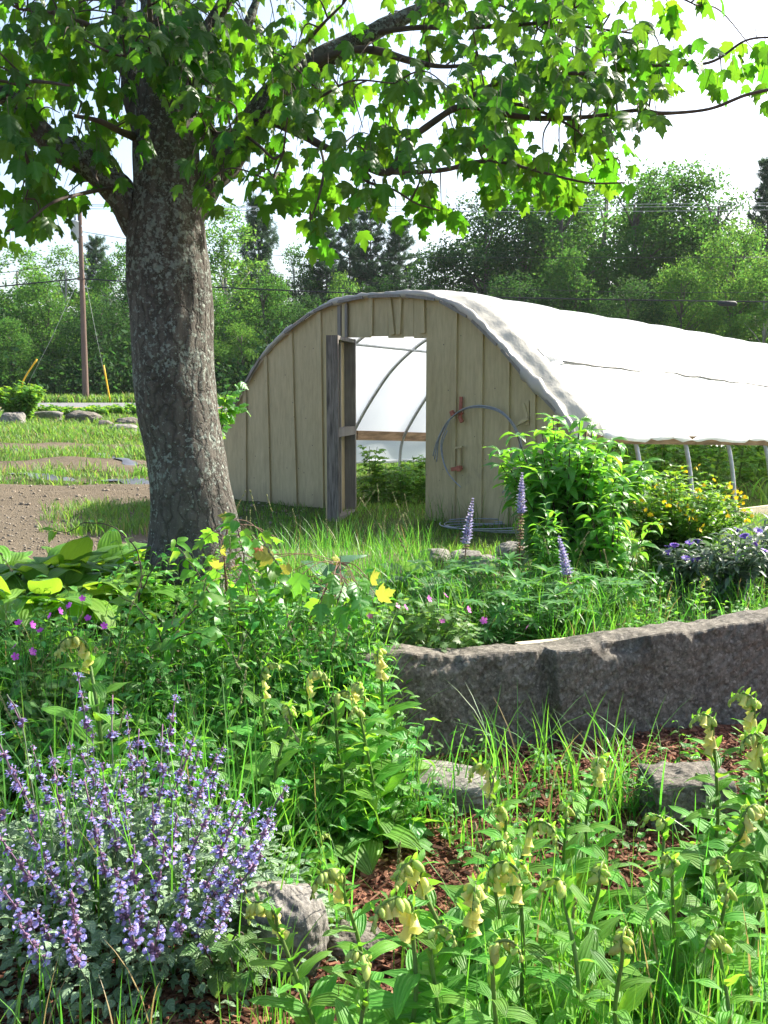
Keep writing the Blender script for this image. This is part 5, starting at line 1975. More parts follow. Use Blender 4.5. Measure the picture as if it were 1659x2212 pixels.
# ------------------------------------------------------------------ catmint
cx_, cy_ = at(270, 1900, 2.72)[0], 2.72
cat = root_at("catmint", cx_, cy_, "big grey-green catmint mound covered in violet-blue flower spikes", "catmint")
co = np.array(cat.location)
ms, ml = MB(), MB()
spike_px = [(172, 1480, 2.95), (243, 1520, 2.95), (275, 1545, 3.0), (375, 1530, 3.0), (400, 1605, 2.9), (485, 1605, 2.9), (465, 1640, 2.8), (15, 1500, 2.9), (70, 1615, 2.75), (618, 1700, 2.8), (350, 1590, 2.9),
            (200, 1570, 2.9), (310, 1620, 2.85), (260, 1640, 2.8), (120, 1680, 2.7), (190, 1720, 2.6), (240, 1760, 2.6), (270, 1700, 2.7), (395, 1660, 2.75), (440, 1690, 2.7), (520, 1720, 2.7), (560, 1740, 2.65),
            (600, 1770, 2.6), (500, 1790, 2.55), (440, 1780, 2.55), (380, 1780, 2.55), (330, 1750, 2.6), (60, 1790, 2.5), (30, 1850, 2.45), (90, 1870, 2.45), (150, 1850, 2.45), (290, 1840, 2.45), (250, 1890, 2.4),
            (215, 1830, 2.5), (350, 1860, 2.45), (410, 1870, 2.45), (470, 1860, 2.45), (520, 1840, 2.5), (560, 1820, 2.55), (510, 1900, 2.4), (310, 1940, 2.35), (400, 1960, 2.35), (455, 1930, 2.4), (160, 1980, 2.3),
            (75, 1960, 2.35), (20, 1940, 2.35), (340, 2010, 2.3), (480, 1990, 2.35), (150, 2040, 2.25), (50, 2010, 2.3), (40, 1690, 2.7), (5, 1620, 2.75), (110, 1620, 2.8), (150, 1600, 2.85), (430, 1620, 2.85), (225, 1690, 2.7),
            (-30, 1700, 2.7), (-40, 1850, 2.5), (300, 1580, 2.95), (490, 1690, 2.75), (130, 1740, 2.6), (280, 1990, 2.3), (350, 1700, 2.7), (180, 1640, 2.8), (540, 1880, 2.45)]


def floret(mb, p, d, s):
    pass


FL = []
g = np.random.default_rng(5)
for k in range(3):          # a whorl flower: short tube flaring into two lips
    V = [(0, 0, 0), (-.12, .35, .1), (.12, .35, .1), (-.42, .85, -.15), (0, 1.05, -.28), (.42, .85, -.15), (-.2, .75, .38), (.2, .75, .38)]
    T_ = [(0, 2, 1), (1, 4, 3), (1, 2, 4), (2, 5, 4), (1, 6, 7), (1, 7, 2)]
    FL.append((np.array(V) * g.uniform(.85, 1.15, 3), np.zeros((0, 4), int), np.array(T_), np.tile([.3, .5], (8, 1))))
Lc = lance(4, .30, .36, .3, .45, .3, 1)


def cat_spike(seed, L):
    g = np.random.default_rng(seed)
    m_ = MB()
    m_.tube(np.array([(0, 0, -.01), (0, 0, L * .5), (0, 0, L)]), .0016, 5, mi=1)
    z, n = 0.0, 0
    gaps = []
    while z < L:
        gaps.append(z)
        z += .034 * g.uniform(.6, 1.5) * (1.25 - .6 * z / L)
    for zi, z in enumerate(gaps):
        f = 1 - .5 * z / L
        nn_ = int(g.uniform(15, 22) * f) + 3
        a = g.uniform(0, 6.283, nn_)
        el = g.uniform(-.25, .7, nn_)
        d = np.stack([np.cos(a) * np.cos(el), np.sin(a) * np.cos(el), np.sin(el)], 1)
        c = np.stack([np.zeros(nn_), np.zeros(nn_), z + g.normal(size=nn_) * .005], 1)
        cal = g.random(nn_) < g.uniform(.25, .6)
        m_.scatter(T_POD, c[cal], d[cal], (0, 0, 1), .0125 * f * g.uniform(.8, 1.2, cal.sum()), mi=1)
        fl = ~cal
        if fl.any():
            m_.scatter(T_POD, c[fl], d[fl], (0, 0, 1), .009 * f, mi=1)
            m_.scatter(FL[zi % 3], c[fl] + d[fl] * .006, d[fl], (0, 0, 1), .0122 * (.6 + .4 * f) * g.uniform(.85, 1.2, fl.sum()), mi=0)
    return m_


SPK = [cat_spike(700 + k, (.12, .10, .16, .085, .13)[k]) for k in range(5)]
SPM = []
for i, (px, py, Y) in enumerate(spike_px):
    tip = at(px, py, Y)
    k = i % 5 if py > 1640 else (i % 3)
    L = (.12, .10, .16, .085, .13)[k]
    # stem arches out of the crown of the plant
    dirv = unit(np.array([(tip[0] - cx_) * .75 + rng.normal() * .05, (tip[1] - cy_) * .75, .55]))
    if k < len(SPM) and SPM[k] is not None:
        o = SPM[k].copy()
        COL.objects.link(o)
        o.parent = cat
    else:
        o = SPK[k].build("flower_spike", [m_catfl, m_catcx], cat)
        SPM.append(o)
    base = tip - dirv * L
    o.location = base - co
    o.rotation_euler = Vector(dirv).to_track_quat("Z", "Y").to_euler()
    sc_k = rng.uniform(.95, 1.35)
    o.scale = (sc_k, sc_k, sc_k * rng.uniform(.85, 1.15))
    foot = np.array([cx_ + (tip[0] - cx_) * .25 + rng.normal() * .05, cy_ + (tip[1] - cy_) * .3 + rng.normal() * .05, 0.0])
    mid = base * .5 + foot * .5 + np.array([(tip[0] - cx_) * .12, (tip[1] - cy_) * .1, -.02])
    S_ = catmull([foot, mid, base, tip], 6)
    ms.tube(S_ - co, np.linspace(.0028, .0016, len(S_)), 5, caps=False)
    n = 22
    t = rng.uniform(.15, .78, n)
    q = along(S_, t)
    a = rng.uniform(0, 6.283, n)
    d = np.stack([np.cos(a), np.sin(a), rng.uniform(-.1, .7, n)], 1)
    ml.scatter(Lc, q - co, d, unit(rand_dirs(n) * .4 + (0, 0, 1)), rng.uniform(.022, .045, n))
n = 3600                     # body of the mound
u = rand_dirs(n, -.05, 1)
rad = rng.uniform(.35, 1, n) ** .5
P = np.stack([u[:, 0] * .66, u[:, 1] * .42, u[:, 2] * .37], 1) * rad[:, None]
P[:, 2] += .02 + .10 * P[:, 1]
P[:, 0] -= .04
P += rng.normal(size=(n, 3)) * .03
P[:, 2] = np.maximum(P[:, 2], .015)
d = unit(u * (1, 1, .4) + rand_dirs(n) * .7 + (0, 0, .15))
ml.scatter(Lc, P, d, unit(rand_dirs(n) * .5 + (0, 0, 1)), rng.uniform(.022, .05, n))
for i in range(150):
    j = rng.integers(n)
    tip = P[j]
    ms.tube(catmull([(tip[0] * .3, tip[1] * .3, 0), tip * .6 + (0, 0, .02), tip], 3), .0017, 4, caps=False)
ms.build("stems", m_catst, cat)
ml.build("foliage", m_cat, cat)


# ------------------------------------------------------------------ generic plants
def hosta(seed, T, mat, n=16, L=.2, name="hosta"):
    g = np.random.default_rng(seed)
    root = bpy.data.objects.new(name, None)
    COL.objects.link(root)
    ml, ms_ = MB(), MB()
    for k in range(n):
        a = k * 2.4 + g.normal() * .3
        el = g.uniform(.55, 1.25)
        h = g.uniform(.06, .17)
        r = h / math.tan(el)
        p = np.array([math.cos(a) * r, math.sin(a) * r, h])
        ms_.tube(catmull([(0, 0, 0), p * .5 + (0, 0, .02), p], 4), np.linspace(.006, .003, 9), 5, caps=False)
        e2 = el * g.uniform(.3, .85)
        d = np.array([math.cos(a) * math.cos(e2), math.sin(a) * math.cos(e2), math.sin(e2)])
        ml.scatter(T[g.integers(len(T))], p, d, (-d[0] * .5 + g.normal() * .15, -d[1] * .5 + g.normal() * .15, 1), L * g.uniform(.75, 1.2))
    ms_.build("stalks", m_gstem, root)
    ml.build("foliage", mat, root)
    return root


hp = [hosta(401, L_host, m_hosta, 26, .19), hosta(402, L_host, m_hosta, 24, .21)]
HS = [(10, 1205, 5.6, "hosta at the far left edge of the row, leaves turned white by sun"), (70, 1195, 5.75, "second hosta from the left edge, broad wavy leaves"), (130, 1192, 5.9, "hosta left of the middle of the row with upright leaves"),
      (185, 1195, 6.0, "hosta in the middle of the row with ribbed backlit leaves"), (235, 1196, 6.1, "hosta with a long leaf raised against the soil, left of the trunk"), (285, 1210, 6.15, "hosta nearest the trunk's left side"),
      (40, 1240, 5.2, "front hosta at the left edge with a drooping pale leaf"), (115, 1242, 5.3, "front hosta with rolled leaf in the middle of the row"), (200, 1245, 5.4, "front hosta in half shade before the row"), (270, 1250, 5.5, "front hosta in shade close to the trunk")]
for i, (px, py, Y, lab) in enumerate(HS):
    o = hp[i] if i < 2 else copy_tree(hp[i % 2])
    p = at(px, py, Y)
    o.location = (p[0], Y, gz(p[0], Y))
    s = max(.95, (p[2] - gz(p[0], Y)) / .195)
    o.scale = (s, s, s)
    o.rotation_euler = (0, 0, i * 1.3)
    tag(o, lab, "hosta", "hostas in the row left of the maple")
hb = [hosta(411, L_hostw, m_hostab, 16, .21)]
for i, (px, Y, s, lab) in enumerate([(660, 5.75, 1.3, "big blue-green hosta right of the maple trunk"), (735, 5.9, 1.05, "smaller blue-green hosta beside the big one, further from the trunk"), (905, 6.2, 1.15, "blue-green hosta standing in front of the edging stones"), (980, 6.3, .9, "low blue-green hosta just left of the lupins")]):
    o = hb[0] if i == 0 else copy_tree(hb[0])
    x = (px - CX) / F * Y
    o.location = (x, Y, gz(x, Y))
    o.scale = (s, s, s)
    o.rotation_euler = (0, 0, 2.1 * i + .6)
    tag(o, lab, "hosta", "blue hostas right of the maple")


def stem_plant(name, x, y, H, nst, spread, T, mat, smat, label, cat, seed, nnode=8, whorl=4, L=.12, el=(.2, .7), t0=.15, group=None, topcluster=0, taper=.5, rst=.004, upb=.0):
    """several stems fanning from one foot, whorls of leaves up each"""
    g = np.random.default_rng(seed)
    root = root_at(name, x, y, label, cat, group)
    ms_, ml_ = MB(), MB()
    tips = []
    for k in range(nst):
        a, r = g.uniform(0, 6.283), spread * math.sqrt(g.uniform(0, 1))
        h = H * g.uniform(.78, 1.04) * (1 - .28 * (r / max(spread, 1e-3)) ** 2)
        tip = np.array([r * math.cos(a), r * math.sin(a), h])
        foot = np.array([tip[0] * .25, tip[1] * .25, -.04])
        S_ = catmull([foot, (foot + tip) / 2 + np.array([-tip[0] * .12, -tip[1] * .12, .04]), tip], 7)
        ms_.tube(S_, np.linspace(rst, rst * .5, len(S_)), 6, caps=False)
        for j in range(nnode):
            t = t0 + (1 - t0) * (j + g.uniform(-.2, .2)) / (nnode - 1)
            p = along(S_, np.array([min(1, max(0, t))]))[0]
            a0 = g.uniform(0, 6.283)
            for w_ in range(whorl):
                b_ = a0 + w_ * 6.283 / whorl + g.normal() * .2
                e_ = g.uniform(*el) + upb * t
                d = np.array([math.cos(b_) * math.cos(e_), math.sin(b_) * math.cos(e_), math.sin(e_)])
                ml_.scatter(T[g.integers(len(T))], p, d, (g.normal() * .25, g.normal() * .25, 1), L * g.uniform(.75, 1.15) * (1 - taper * max(0, t - .6) / .4))
        tips.append(tip)
    ms_.build("stems", smat, root)
    ml_.build("foliage", mat, root)
    return root, np.array(tips)


def gx(px, Y):
    return (px - CX) / F * Y


# the big dark-stemmed perennial by the corner of the greenhouse
stem_plant("tall_perennial", gx(1228, 6.9), 6.9, 1.12, 52, .56, L_tall, m_tall, m_dkstem, "large bushy perennial with dark stems and whorled leaves at the greenhouse corner", "perennial", 421, 10, 5, .215, (-.1, .75), .12, taper=.3, rst=.007)
stem_plant("tall_perennial", gx(1330, 6.3), 6.3, .72, 11, .34, L_tall, m_tall, m_dkstem, "lower leafy side clump with drooping leaves right of the large perennial", "perennial", 423, 6, 4, .17, (-.1, .6), .25, taper=.35, rst=.005)
stem_plant("goldenrod", gx(1192, 5.9), 5.9, .72, 5, .10, L_nar, m_tall, m_gstem, "bright narrow-leaved plant standing in front of the large perennial", "perennial", 425, 16, 3, .13, (.0, .9), .15, taper=.4)
# yellow-flowered shrub
o, tips = stem_plant("yellow_loosestrife", gx(1462, 7.0), 7.0, .74, 110, .50, L_small + L_ov, m_loos, m_gstem, "mounded bush dotted with small yellow flowers right of the large perennial", "flowering bush", 427, 12, 4, .062, (-.1, .8), .1, taper=.2, rst=.0035)
CLU = MB()
for k in range(3):
    CLU.scatter(T_FLOW, rng.normal(size=(1, 3)) * .014, unit(rng.normal(size=3)), unit(np.array([.3, -.6, 1]) + rng.normal(size=3) * .5), rng.uniform(.011, .016))
T_CLU = (np.concatenate(CLU.V), np.zeros((0, 4), int), np.concatenate(CLU.T), np.concatenate(CLU.UV))
for k in range(48):
    i = rng.integers(len(tips))
    q = tips[i] + np.array([rng.normal() * .05, -abs(rng.normal()) * .05 - .02, -abs(rng.normal()) * .13])
    a_ = rng.uniform(0, 6.28)
    inst("flower_cluster", T_CLU, m_yfl, o, q, (math.cos(a_), math.sin(a_), rng.normal() * .3), (0, 0, 1), rng.uniform(.85, 1.2))
# mountain bluet
BLU = MB()
a_ = np.arange(12) * 6.283 / 12
BLU.scatter(L_nar[0], np.array([[0, 0, .018]]), np.stack([np.cos(a_), np.sin(a_), np.full(12, .55)], 1), (0, 0, 1), .035, sx=.09)
BLU.scatter(T_POD, (0, 0, 0), (0, 0, 1), (0, 1, 0), .03)
T_BLUET = (np.concatenate(BLU.V), np.concatenate(BLU.Q), np.zeros((0, 3), int), np.concatenate(BLU.UV))
for i, (px, Y, s, lab) in enumerate([(1590, 6.0, .52, "silvery-leaved bluet clump with violet flowers at the right edge"), (1680, 6.2, .55, "silvery-leaved bluet clump cut by the right edge"), (1510, 6.25, .36, "low silvery bluet clump under the yellow-flowered bush")]):
    o, tips = stem_plant("mountain_bluet", gx(px, Y), Y, s, 24, .26, L_nar + L_tall[:1], m_blt, m_gstem, lab, "flowering plant", 430 + i, 7, 3, .14, (-.15, .8), .15, "bluet clumps", taper=.3)
    sel = rng.choice(len(tips), 7, replace=False)
    for j in sel:
        a_ = rng.uniform(0, 6.28)
        inst("flower", T_BLUET, m_bltf, o, tips[j] + np.array([0, 0, .012]), (math.cos(a_), math.sin(a_), rng.normal() * .3), (rng.normal() * .3, -.2, 1), 1.0)


# lupins
def lupin(px, ptop, pfl, Y, seed, label, spent=.3):
    g = np.random.default_rng(seed)
    tip = at(px, ptop, Y)
    x, y = tip[0] + g.normal() * .02, Y
    root = root_at("lupin", x, y, label, "lupin", "lupins in the upper bed")
    o_ = np.array(root.location)
    H = tip[2] - o_[2]
    zf = at(px, pfl, Y)[2] - o_[2]
    S_ = catmull([(0, 0, -.03), (g.normal() * .02, g.normal() * .02, H * .5), tip - o_], 8)
    m_ = MB()
    m_.tube(S_, np.linspace(.0055, .002, len(S_)), 6)
    m_.build("stem", m_red, root)
    m_ = MB()
    z = zf - .12 * spent * 2
    while z < H:
        u = (z - zf) / (H - zf)
        n = 7
        a = g.uniform(0, 6.28) + np.arange(n) * 6.283 / n
        el = np.full(n, .15 + .8 * max(0, u))
        d = np.stack([np.cos(a) * np.cos(el), np.sin(a) * np.cos(el), np.sin(el)], 1)
        p = along(S_, np.array([min(1, z / H)]))[0]
        r = .024 * (1 - .75 * max(0, u) ** 2)
        pos = p + d * .004
        if u < 0:
            keep_ = g.random(n) < .6
            m_.scatter(T_POD, pos[keep_], d[keep_], (0, 0, 1), .020, mi=2)
        else:
            wsel = g.random(n) < .42
            m_.scatter(T_POD, pos[~wsel] , d[~wsel], (0, 0, 1), r, sx=r * .95, mi=0)
            m_.scatter(FL[0], pos[~wsel] + d[~wsel] * r * .3, d[~wsel] + (0, 0, .5), (0, 0, 1), r * 1.1, mi=0)
            if wsel.any():
                m_.scatter(T_POD, pos[wsel], d[wsel], (0, 0, 1), r * .95, mi=1)
        z += .017
    m_.build("flower_spike", [m_lup, m_lupw, m_lupd], root)
    m_, mst = MB(), MB()
    for k in range(15):
        a = k * 2.4
        h = g.uniform(.08, .30)
        rr_ = g.uniform(.08, .24)
        p = np.array([rr_ * math.cos(a), rr_ * math.sin(a), h])
        mst.tube(catmull([(0, 0, 0), p * .5 + (0, 0, .05), p], 3), .002, 4, caps=False)
        n = 8
        b_ = np.arange(n) * 6.283 / n + g.uniform(0, 1)
        d = np.stack([np.cos(b_), np.sin(b_), np.full(n, g.uniform(.0, .5))], 1)
        m_.scatter(L_nar[0], p, d, (0, 0, 1), .085 * g.uniform(.8, 1.15), sx=.10)
    m_.build("foliage", m_lupl, root)
    mst.build("stalks", m_gstem, root)


lupin(1022, 1078, 1175, 5.9, 441, "lupin with a full violet spike, furthest left of the three", .1)
lupin(1128, 1022, 1105, 6.0, 442, "tallest lupin, its lower half gone to seed, in front of the large perennial", .9)
lupin(1207, 1160, 1240, 5.3, 443, "lupin with half faded spike nearest the granite block", .6)


# cranesbills
def cranesbill(px, Y, H, rx, ry, seed, label, fmat, flowers, n=520):
    x = gx(px, Y)
    root = root_at("cranesbill", x, Y, label, "cranesbill")
    o_ = np.array(root.location)
    ml_, ms_ = MB(), MB()
    u = rand_dirs(n, 0, 1)
    rad = rng.uniform(.4, 1, n) ** .45
    P = u * rad[:, None] * np.array([rx, ry, H]) + rng.normal(size=(n, 3)) * .015
    P[:, 2] = np.maximum(P[:, 2], .02)
    for k in range(2):
        s = np.arange(n) % 2 == k
        a = rng.uniform(0, 6.283, s.sum())
        ml_.scatter(T_CRANE[k], P[s], np.stack([np.cos(a), np.sin(a), rng.uniform(-.4, .4, s.sum())], 1), unit(u[s] * .6 + rand_dirs(s.sum()) * .4 + (0, 0, .8)), rng.uniform(.028, .050, s.sum()))
    for i in range(0, n, 4):
        ms_.tube(catmull([P[i] * (.25, .25, 0), P[i] * (.7, .7, .6), P[i]], 3), .0014, 4, caps=False)
    for fx, fy in flowers:
        q = at(fx, fy, Y - ry * .55 + rng.normal() * .05) - o_
        ms_.tube(catmull([q * (.5, .5, .4), q * (.9, .9, .7) + (0, 0, .01), q], 3), .0013, 4, caps=False)
        dd = unit(np.array([rng.normal() * .6 + .2, -.7 + rng.normal() * .4, .6]))
        inst("flower", T_FLOW, fmat, root, q, unit(np.cross(dd, [1, 0, .3])), dd, .0165 * rng.uniform(.8, 1.15))
    ms_.build("stems", m_gstem, root)
    ml_.build("foliage", m_ger, root)


cranesbill(905, 4.62, .33, .34, .22, 451, "mound of fine-cut leaves with pink flowers just behind the granite block", m_pink,
           [(858, 1309), (876, 1312), (927, 1294), (962, 1286), (955, 1341), (1012, 1317), (1045, 1341), (765, 1373), (800, 1331), (772, 1377), (1139, 1355), (748, 1352)], 900)
cranesbill(85, 3.95, .30, .42, .25, 455, "shaded mound of fine-cut leaves with purple flowers at the left", m_purp,
           [(70, 1350), (87, 1362), (108, 1330), (190, 1335), (178, 1293), (70, 1408), (32, 1396), (33, 1418), (40, 1345), (130, 1320), (150, 1308), (225, 1352)], 800)


# maple saplings and vines round the trunk
def sapling(pts, Y0, label, seed, leaves, name="maple_sapling"):
    g = np.random.default_rng(seed)
    P0 = at(*pts[0])
    root = root_at(name, P0[0], P0[1], label, "sapling")
    o_ = np.array(root.location)
    S_ = catmull([at(*p) for p in pts], 6) - o_
    S_[0, 2] = -.03
    ms_, ml_ = MB(), MB()
    ms_.tube(S_, np.linspace(.0065, .003, len(S_)), 6)
    for lx, ly, dY, sz, mi in leaves:
        q = at(lx, ly, pts[-1][2] + dY) - o_
        j = int(np.argmin(((S_ - q - np.array([0, 0, .05])) ** 2).sum(1)))
        ms_.tube(catmull([S_[j], (S_[j] + q) / 2 + (0, 0, .03), q], 3), .0017, 4, caps=False)
        out = unit((q - S_[j]) * (1, 1, .3) + g.normal(size=3) * .02)
        d = unit(out * (.8, .8, 0) + g.normal(size=3) * .3 + (0, -.2, -.6 if mi == 0 else .7))
        u_ = unit(np.array([.1, -.75, .6]) + g.normal(size=3) * .35)
        ml_.scatter(T_MAPLE[g.integers(3)], q, d, u_, sz, mi=mi)
    ms_.build("stems", m_red, root)
    ml_.build("foliage", [m_sap, m_sapy, m_sapo], root)


gl = np.random.default_rng(9)
lv = [(600 + gl.normal() * 12, 1205, -.15, .085, 1), (575, 1200, -.1, .06, 2), (628, 1235, -.1, .055, 1), (800, 1255, -.05, .075, 1), (815, 1290, -.05, .085, 1), (735, 1215, 0, .05, 1)]
lv += [(gl.uniform(640, 800), gl.uniform(1240, 1330), gl.uniform(-.25, .2), gl.uniform(.07, .11), 0) for k in range(26)]
sapling([(620, 1400, 4.55), (655, 1360, 4.55), (690, 1300, 4.55), (715, 1250, 4.55), (735, 1215, 4.5)], 4.55, "maple sapling with some yellow and orange leaves right of the trunk", 461, lv)
lv = [(495, 1118, .0, .05, 1), (475, 1190, -.1, .06, 1), (470, 1230, -.1, .07, 1)] + [(gl.uniform(430, 600), gl.uniform(1130, 1380), gl.uniform(-.3, .25), gl.uniform(.06, .095), 0) for k in range(46)]
sapling([(505, 1400, 4.9), (500, 1340, 4.9), (488, 1260, 4.9), (485, 1180, 4.9), (495, 1125, 4.9)], 4.9, "maple sapling growing up close against the trunk", 463, lv)


def vine(paths, T, mat, seed, label, step=.05, L=(.05, .10), name="vine", cat="vine", leaf_from=.1, droop=0.0):
    g = np.random.default_rng(seed)
    P0 = at(*paths[0][0])
    root = root_at(name, P0[0], P0[1], label, cat)
    o_ = np.array(root.location)
    ms_, ml_ = MB(), MB()
    for pth in paths:
        S_ = catmull([at(*p) for p in pth], 8) - o_
        S_ += np.cumsum(g.normal(size=S_.shape) * .0022, axis=0)
        ms_.tube(S_, np.linspace(.004, .0016, len(S_)), 5)
        Ln = np.linalg.norm(np.diff(S_, axis=0), axis=1).sum()
        n = int(Ln / step * 2)
        t = g.uniform(leaf_from, 1, n)
        q = along(S_, t)
        a = g.uniform(0, 6.283, n)
        d = np.stack([np.cos(a), np.sin(a) - .2, g.uniform(-.8, .5, n) - droop], 1)
        for k in range(len(T)):
            s = np.arange(n) % len(T) == k
            if s.any():
                ml_.scatter(T[k], q[s] + d[s] * .01, d[s], unit(rand_dirs(s.sum()) * .45 + (0.1, -.35, 1)), g.uniform(*L, s.sum()))
    ms_.build("stems", m_dkstem, root)
    ml_.build("foliage", mat, root)


vine([[(545, 1400, 4.7), (540, 1300, 4.7), (525, 1200, 4.7), (512, 1140, 4.72), (520, 1108, 4.72)], [(540, 1360, 4.7), (575, 1300, 4.65), (590, 1230, 4.65), (560, 1160, 4.7)], [(500, 1380, 4.8), (460, 1300, 4.8), (420, 1240, 4.8), (385, 1190, 4.85), (370, 1160, 4.85)],
      [(540, 1330, 4.7), (600, 1290, 4.6), (640, 1270, 4.55), (655, 1290, 4.5)], [(560, 1400, 4.5), (520, 1350, 4.5), (470, 1330, 4.5), (430, 1350, 4.5)]], L_ov + L_tall[:2], m_vine, 471, "leafy vine climbing round the right foot of the maple trunk", .03, (.06, .12))
vine([[(300, 1300, 4.6), (304, 1245, 4.6), (292, 1190, 4.6), (265, 1150, 4.6), (235, 1125, 4.6), (190, 1115, 4.6), (150, 1135, 4.6), (120, 1130, 4.6)], [(300, 1290, 4.6), (330, 1230, 4.6), (350, 1200, 4.65)]], L_tall[:2], m_vine, 473, "thin twining vine with a bare looping tip left of the trunk", .12, (.05, .10))
vine([[(360, 1420, 4.35), (340, 1360, 4.35), (300, 1310, 4.4), (260, 1290, 4.4)], [(370, 1420, 4.3), (400, 1350, 4.35), (440, 1300, 4.4), (455, 1250, 4.45)], [(360, 1420, 4.35), (380, 1380, 4.2), (440, 1370, 4.2), (500, 1380, 4.2)]], L_tall[:2] + L_ov[:1], m_vine, 475, "dark vine of paired pointed leaves in the shade under the trunk", .03, (.07, .13))
# bramble at the foot of the catmint, right
vine([[(500, 2110, 2.45), (490, 2050, 2.4), (520, 2010, 2.4), (545, 2030, 2.4)], [(500, 2110, 2.45), (450, 2080, 2.35), (430, 2050, 2.3)], [(510, 2120, 2.4), (540, 2080, 2.35), (560, 2060, 2.35)], [(505, 2110, 2.4), (470, 2000, 2.5), (440, 1985, 2.5)], [(500, 2110, 2.4), (560, 1990, 2.55), (545, 1950, 2.6)]],
     [lance(6, .40, .38, .2, .3, .3, 1)], m_brm, 477, "bramble with toothed light green leaves at the right foot of the catmint", .03, (.035, .065), "bramble", "bramble", .35)

# small bush and shoots by the road and at the greenhouse's left edge
stem_plant("roadside_bush", gx(45, 33.0), 33.0, .0 + 1.35, 46, .95, L_ov, m_loos, m_gstem, "young bright green bush by the road at the left", "bush", 481, 12, 5, .22, (-.2, .8), .12, taper=.2, rst=.02)
for i, (px, Y, h, lab) in enumerate([(125, 35, .42, "small weedy shrub by the road right of the young bush"), (235, 36, .45, "weedy shrub in the verge above the big dark boulder"), (275, 36.5, .5, "weedy shrub in the verge against the maple trunk")]):
    stem_plant("roadside_shrub", gx(px, Y), Y, h, 26, 1.0, L_ov, m_loos, m_gstem, lab, "bush", 483 + i, 8, 4, .2, (-.2, .8), .1, "weedy shrubs in the road verge", taper=.2, rst=.012)
vine([[(478, 960, 6.7), (480, 900, 6.6), (490, 860, 6.5), (515, 845, 6.5)], [(478, 930, 6.6), (500, 875, 6.5), (545, 880, 6.4)], [(478, 950, 6.6), (480, 880, 6.4), (500, 840, 6.4), (520, 828, 6.4)]], [T_MAPLE[0], T_MAPLE[1]], m_sap, 491, "leafy shoot sticking out right of the trunk in front of the plastic's left edge", .05, (.05, .085), "leafy_shoot", "shoot")

# ------------------------------------------------------------------ tomatoes inside the greenhouse
def tomato(seed, H):
    g = np.random.default_rng(seed)
    root = bpy.data.objects.new("tomato_plant", None)
    COL.objects.link(root)
    ms_, ml_ = MB(), MB()
    for s in range(3):
        a = g.uniform(0, 6.283)
        h = H * g.uniform(.75, 1)
        S_ = catmull([(0, 0, -.03), (.08 * math.cos(a), .08 * math.sin(a), h * .5), (.1 * math.cos(a) + g.normal() * .05, .1 * math.sin(a), h)], 8)
        ms_.tube(S_, np.linspace(.008, .003, len(S_)), 5, caps=False)
        for k in range(17):
            p = along(S_, np.array([.1 + .9 * k / 17]))[0]
            b_ = k * 2.4 + g.normal() * .3
            l = .26 * g.uniform(.7, 1.2) * (1 - .45 * k / 17)
            e_ = g.uniform(-.1, .6)
            d = np.array([math.cos(b_) * math.cos(e_), math.sin(b_) * math.cos(e_), math.sin(e_)])
            for t in (.35, .55, .75, .95):
                q = p + d * l * t - np.array([0, 0, .25 * l * t * t])
                for sg in (-1, 1):
                    sd_ = np.array([-d[1], d[0], 0]) * sg + d * .5
                    ml_.scatter(L_ov[0], q, sd_ + (0, 0, g.normal() * .3), (g.normal() * .3, g.normal() * .3, 1), .085 * g.uniform(.7, 1.2))
    ms_.build("stems", m_gstem, root)
    ml_.build("foliage", m_tom, root)
    return root


TP = [tomato(501, .85), tomato(502, .95)]
cnt = 0
where = {0: "in the row nearest the open side", 1: "in the middle row", 2: "in the row along the far side"}
for r_i, uoff in enumerate((1.05, .15, -1.1)):
    for k in range(13):
        t = .9 + k * .82 + (.9 if r_i < 2 and k == 0 else 0)
        if r_i == 1 and k < 4:
            continue
        p = wp(uoff + rng.normal() * .1, 0, t)
        o = TP[cnt] if cnt < 2 else copy_tree(TP[cnt % 2])
        z0 = gz(p[0], p[1])
        s = rng.uniform(1.0, 1.35) * (.7 if r_i == 2 and k < 3 else 1)
        o.location = (p[0], p[1], z0)
        o.scale = (s, s, s)
        o.rotation_euler = (0, 0, rng.uniform(0, 6.28))
        tag(o, "leafy green tomato plant inside the greenhouse, " + where[r_i], "tomato plant", "tomato plants, " + where[r_i])
        cnt += 1

for k, (u_, t_) in enumerate(((-.72, .95), (-1.0, .85), (-1.0, 1.15), (-1.15, 1.55), (-.85, 1.45), (-1.4, 1.75), (-1.6, 2.15), (-1.25, 2.1), (-.6, 1.35), (-1.5, 1.45), (-1.95, 2.6))):
    p = wp(u_ + rng.normal() * .05, 0, t_)
    o = copy_tree(TP[k % 2])
    s = rng.uniform(.42, .66)
    o.location = (p[0], p[1], gz(p[0], p[1]))
    o.scale = (s * 1.1, s * 1.1, s)
    o.rotation_euler = (0, 0, rng.uniform(0, 6.28))
    tag(o, "low leafy tomato plant seen through the open doorway", "tomato plant", "tomato plants seen through the doorway")
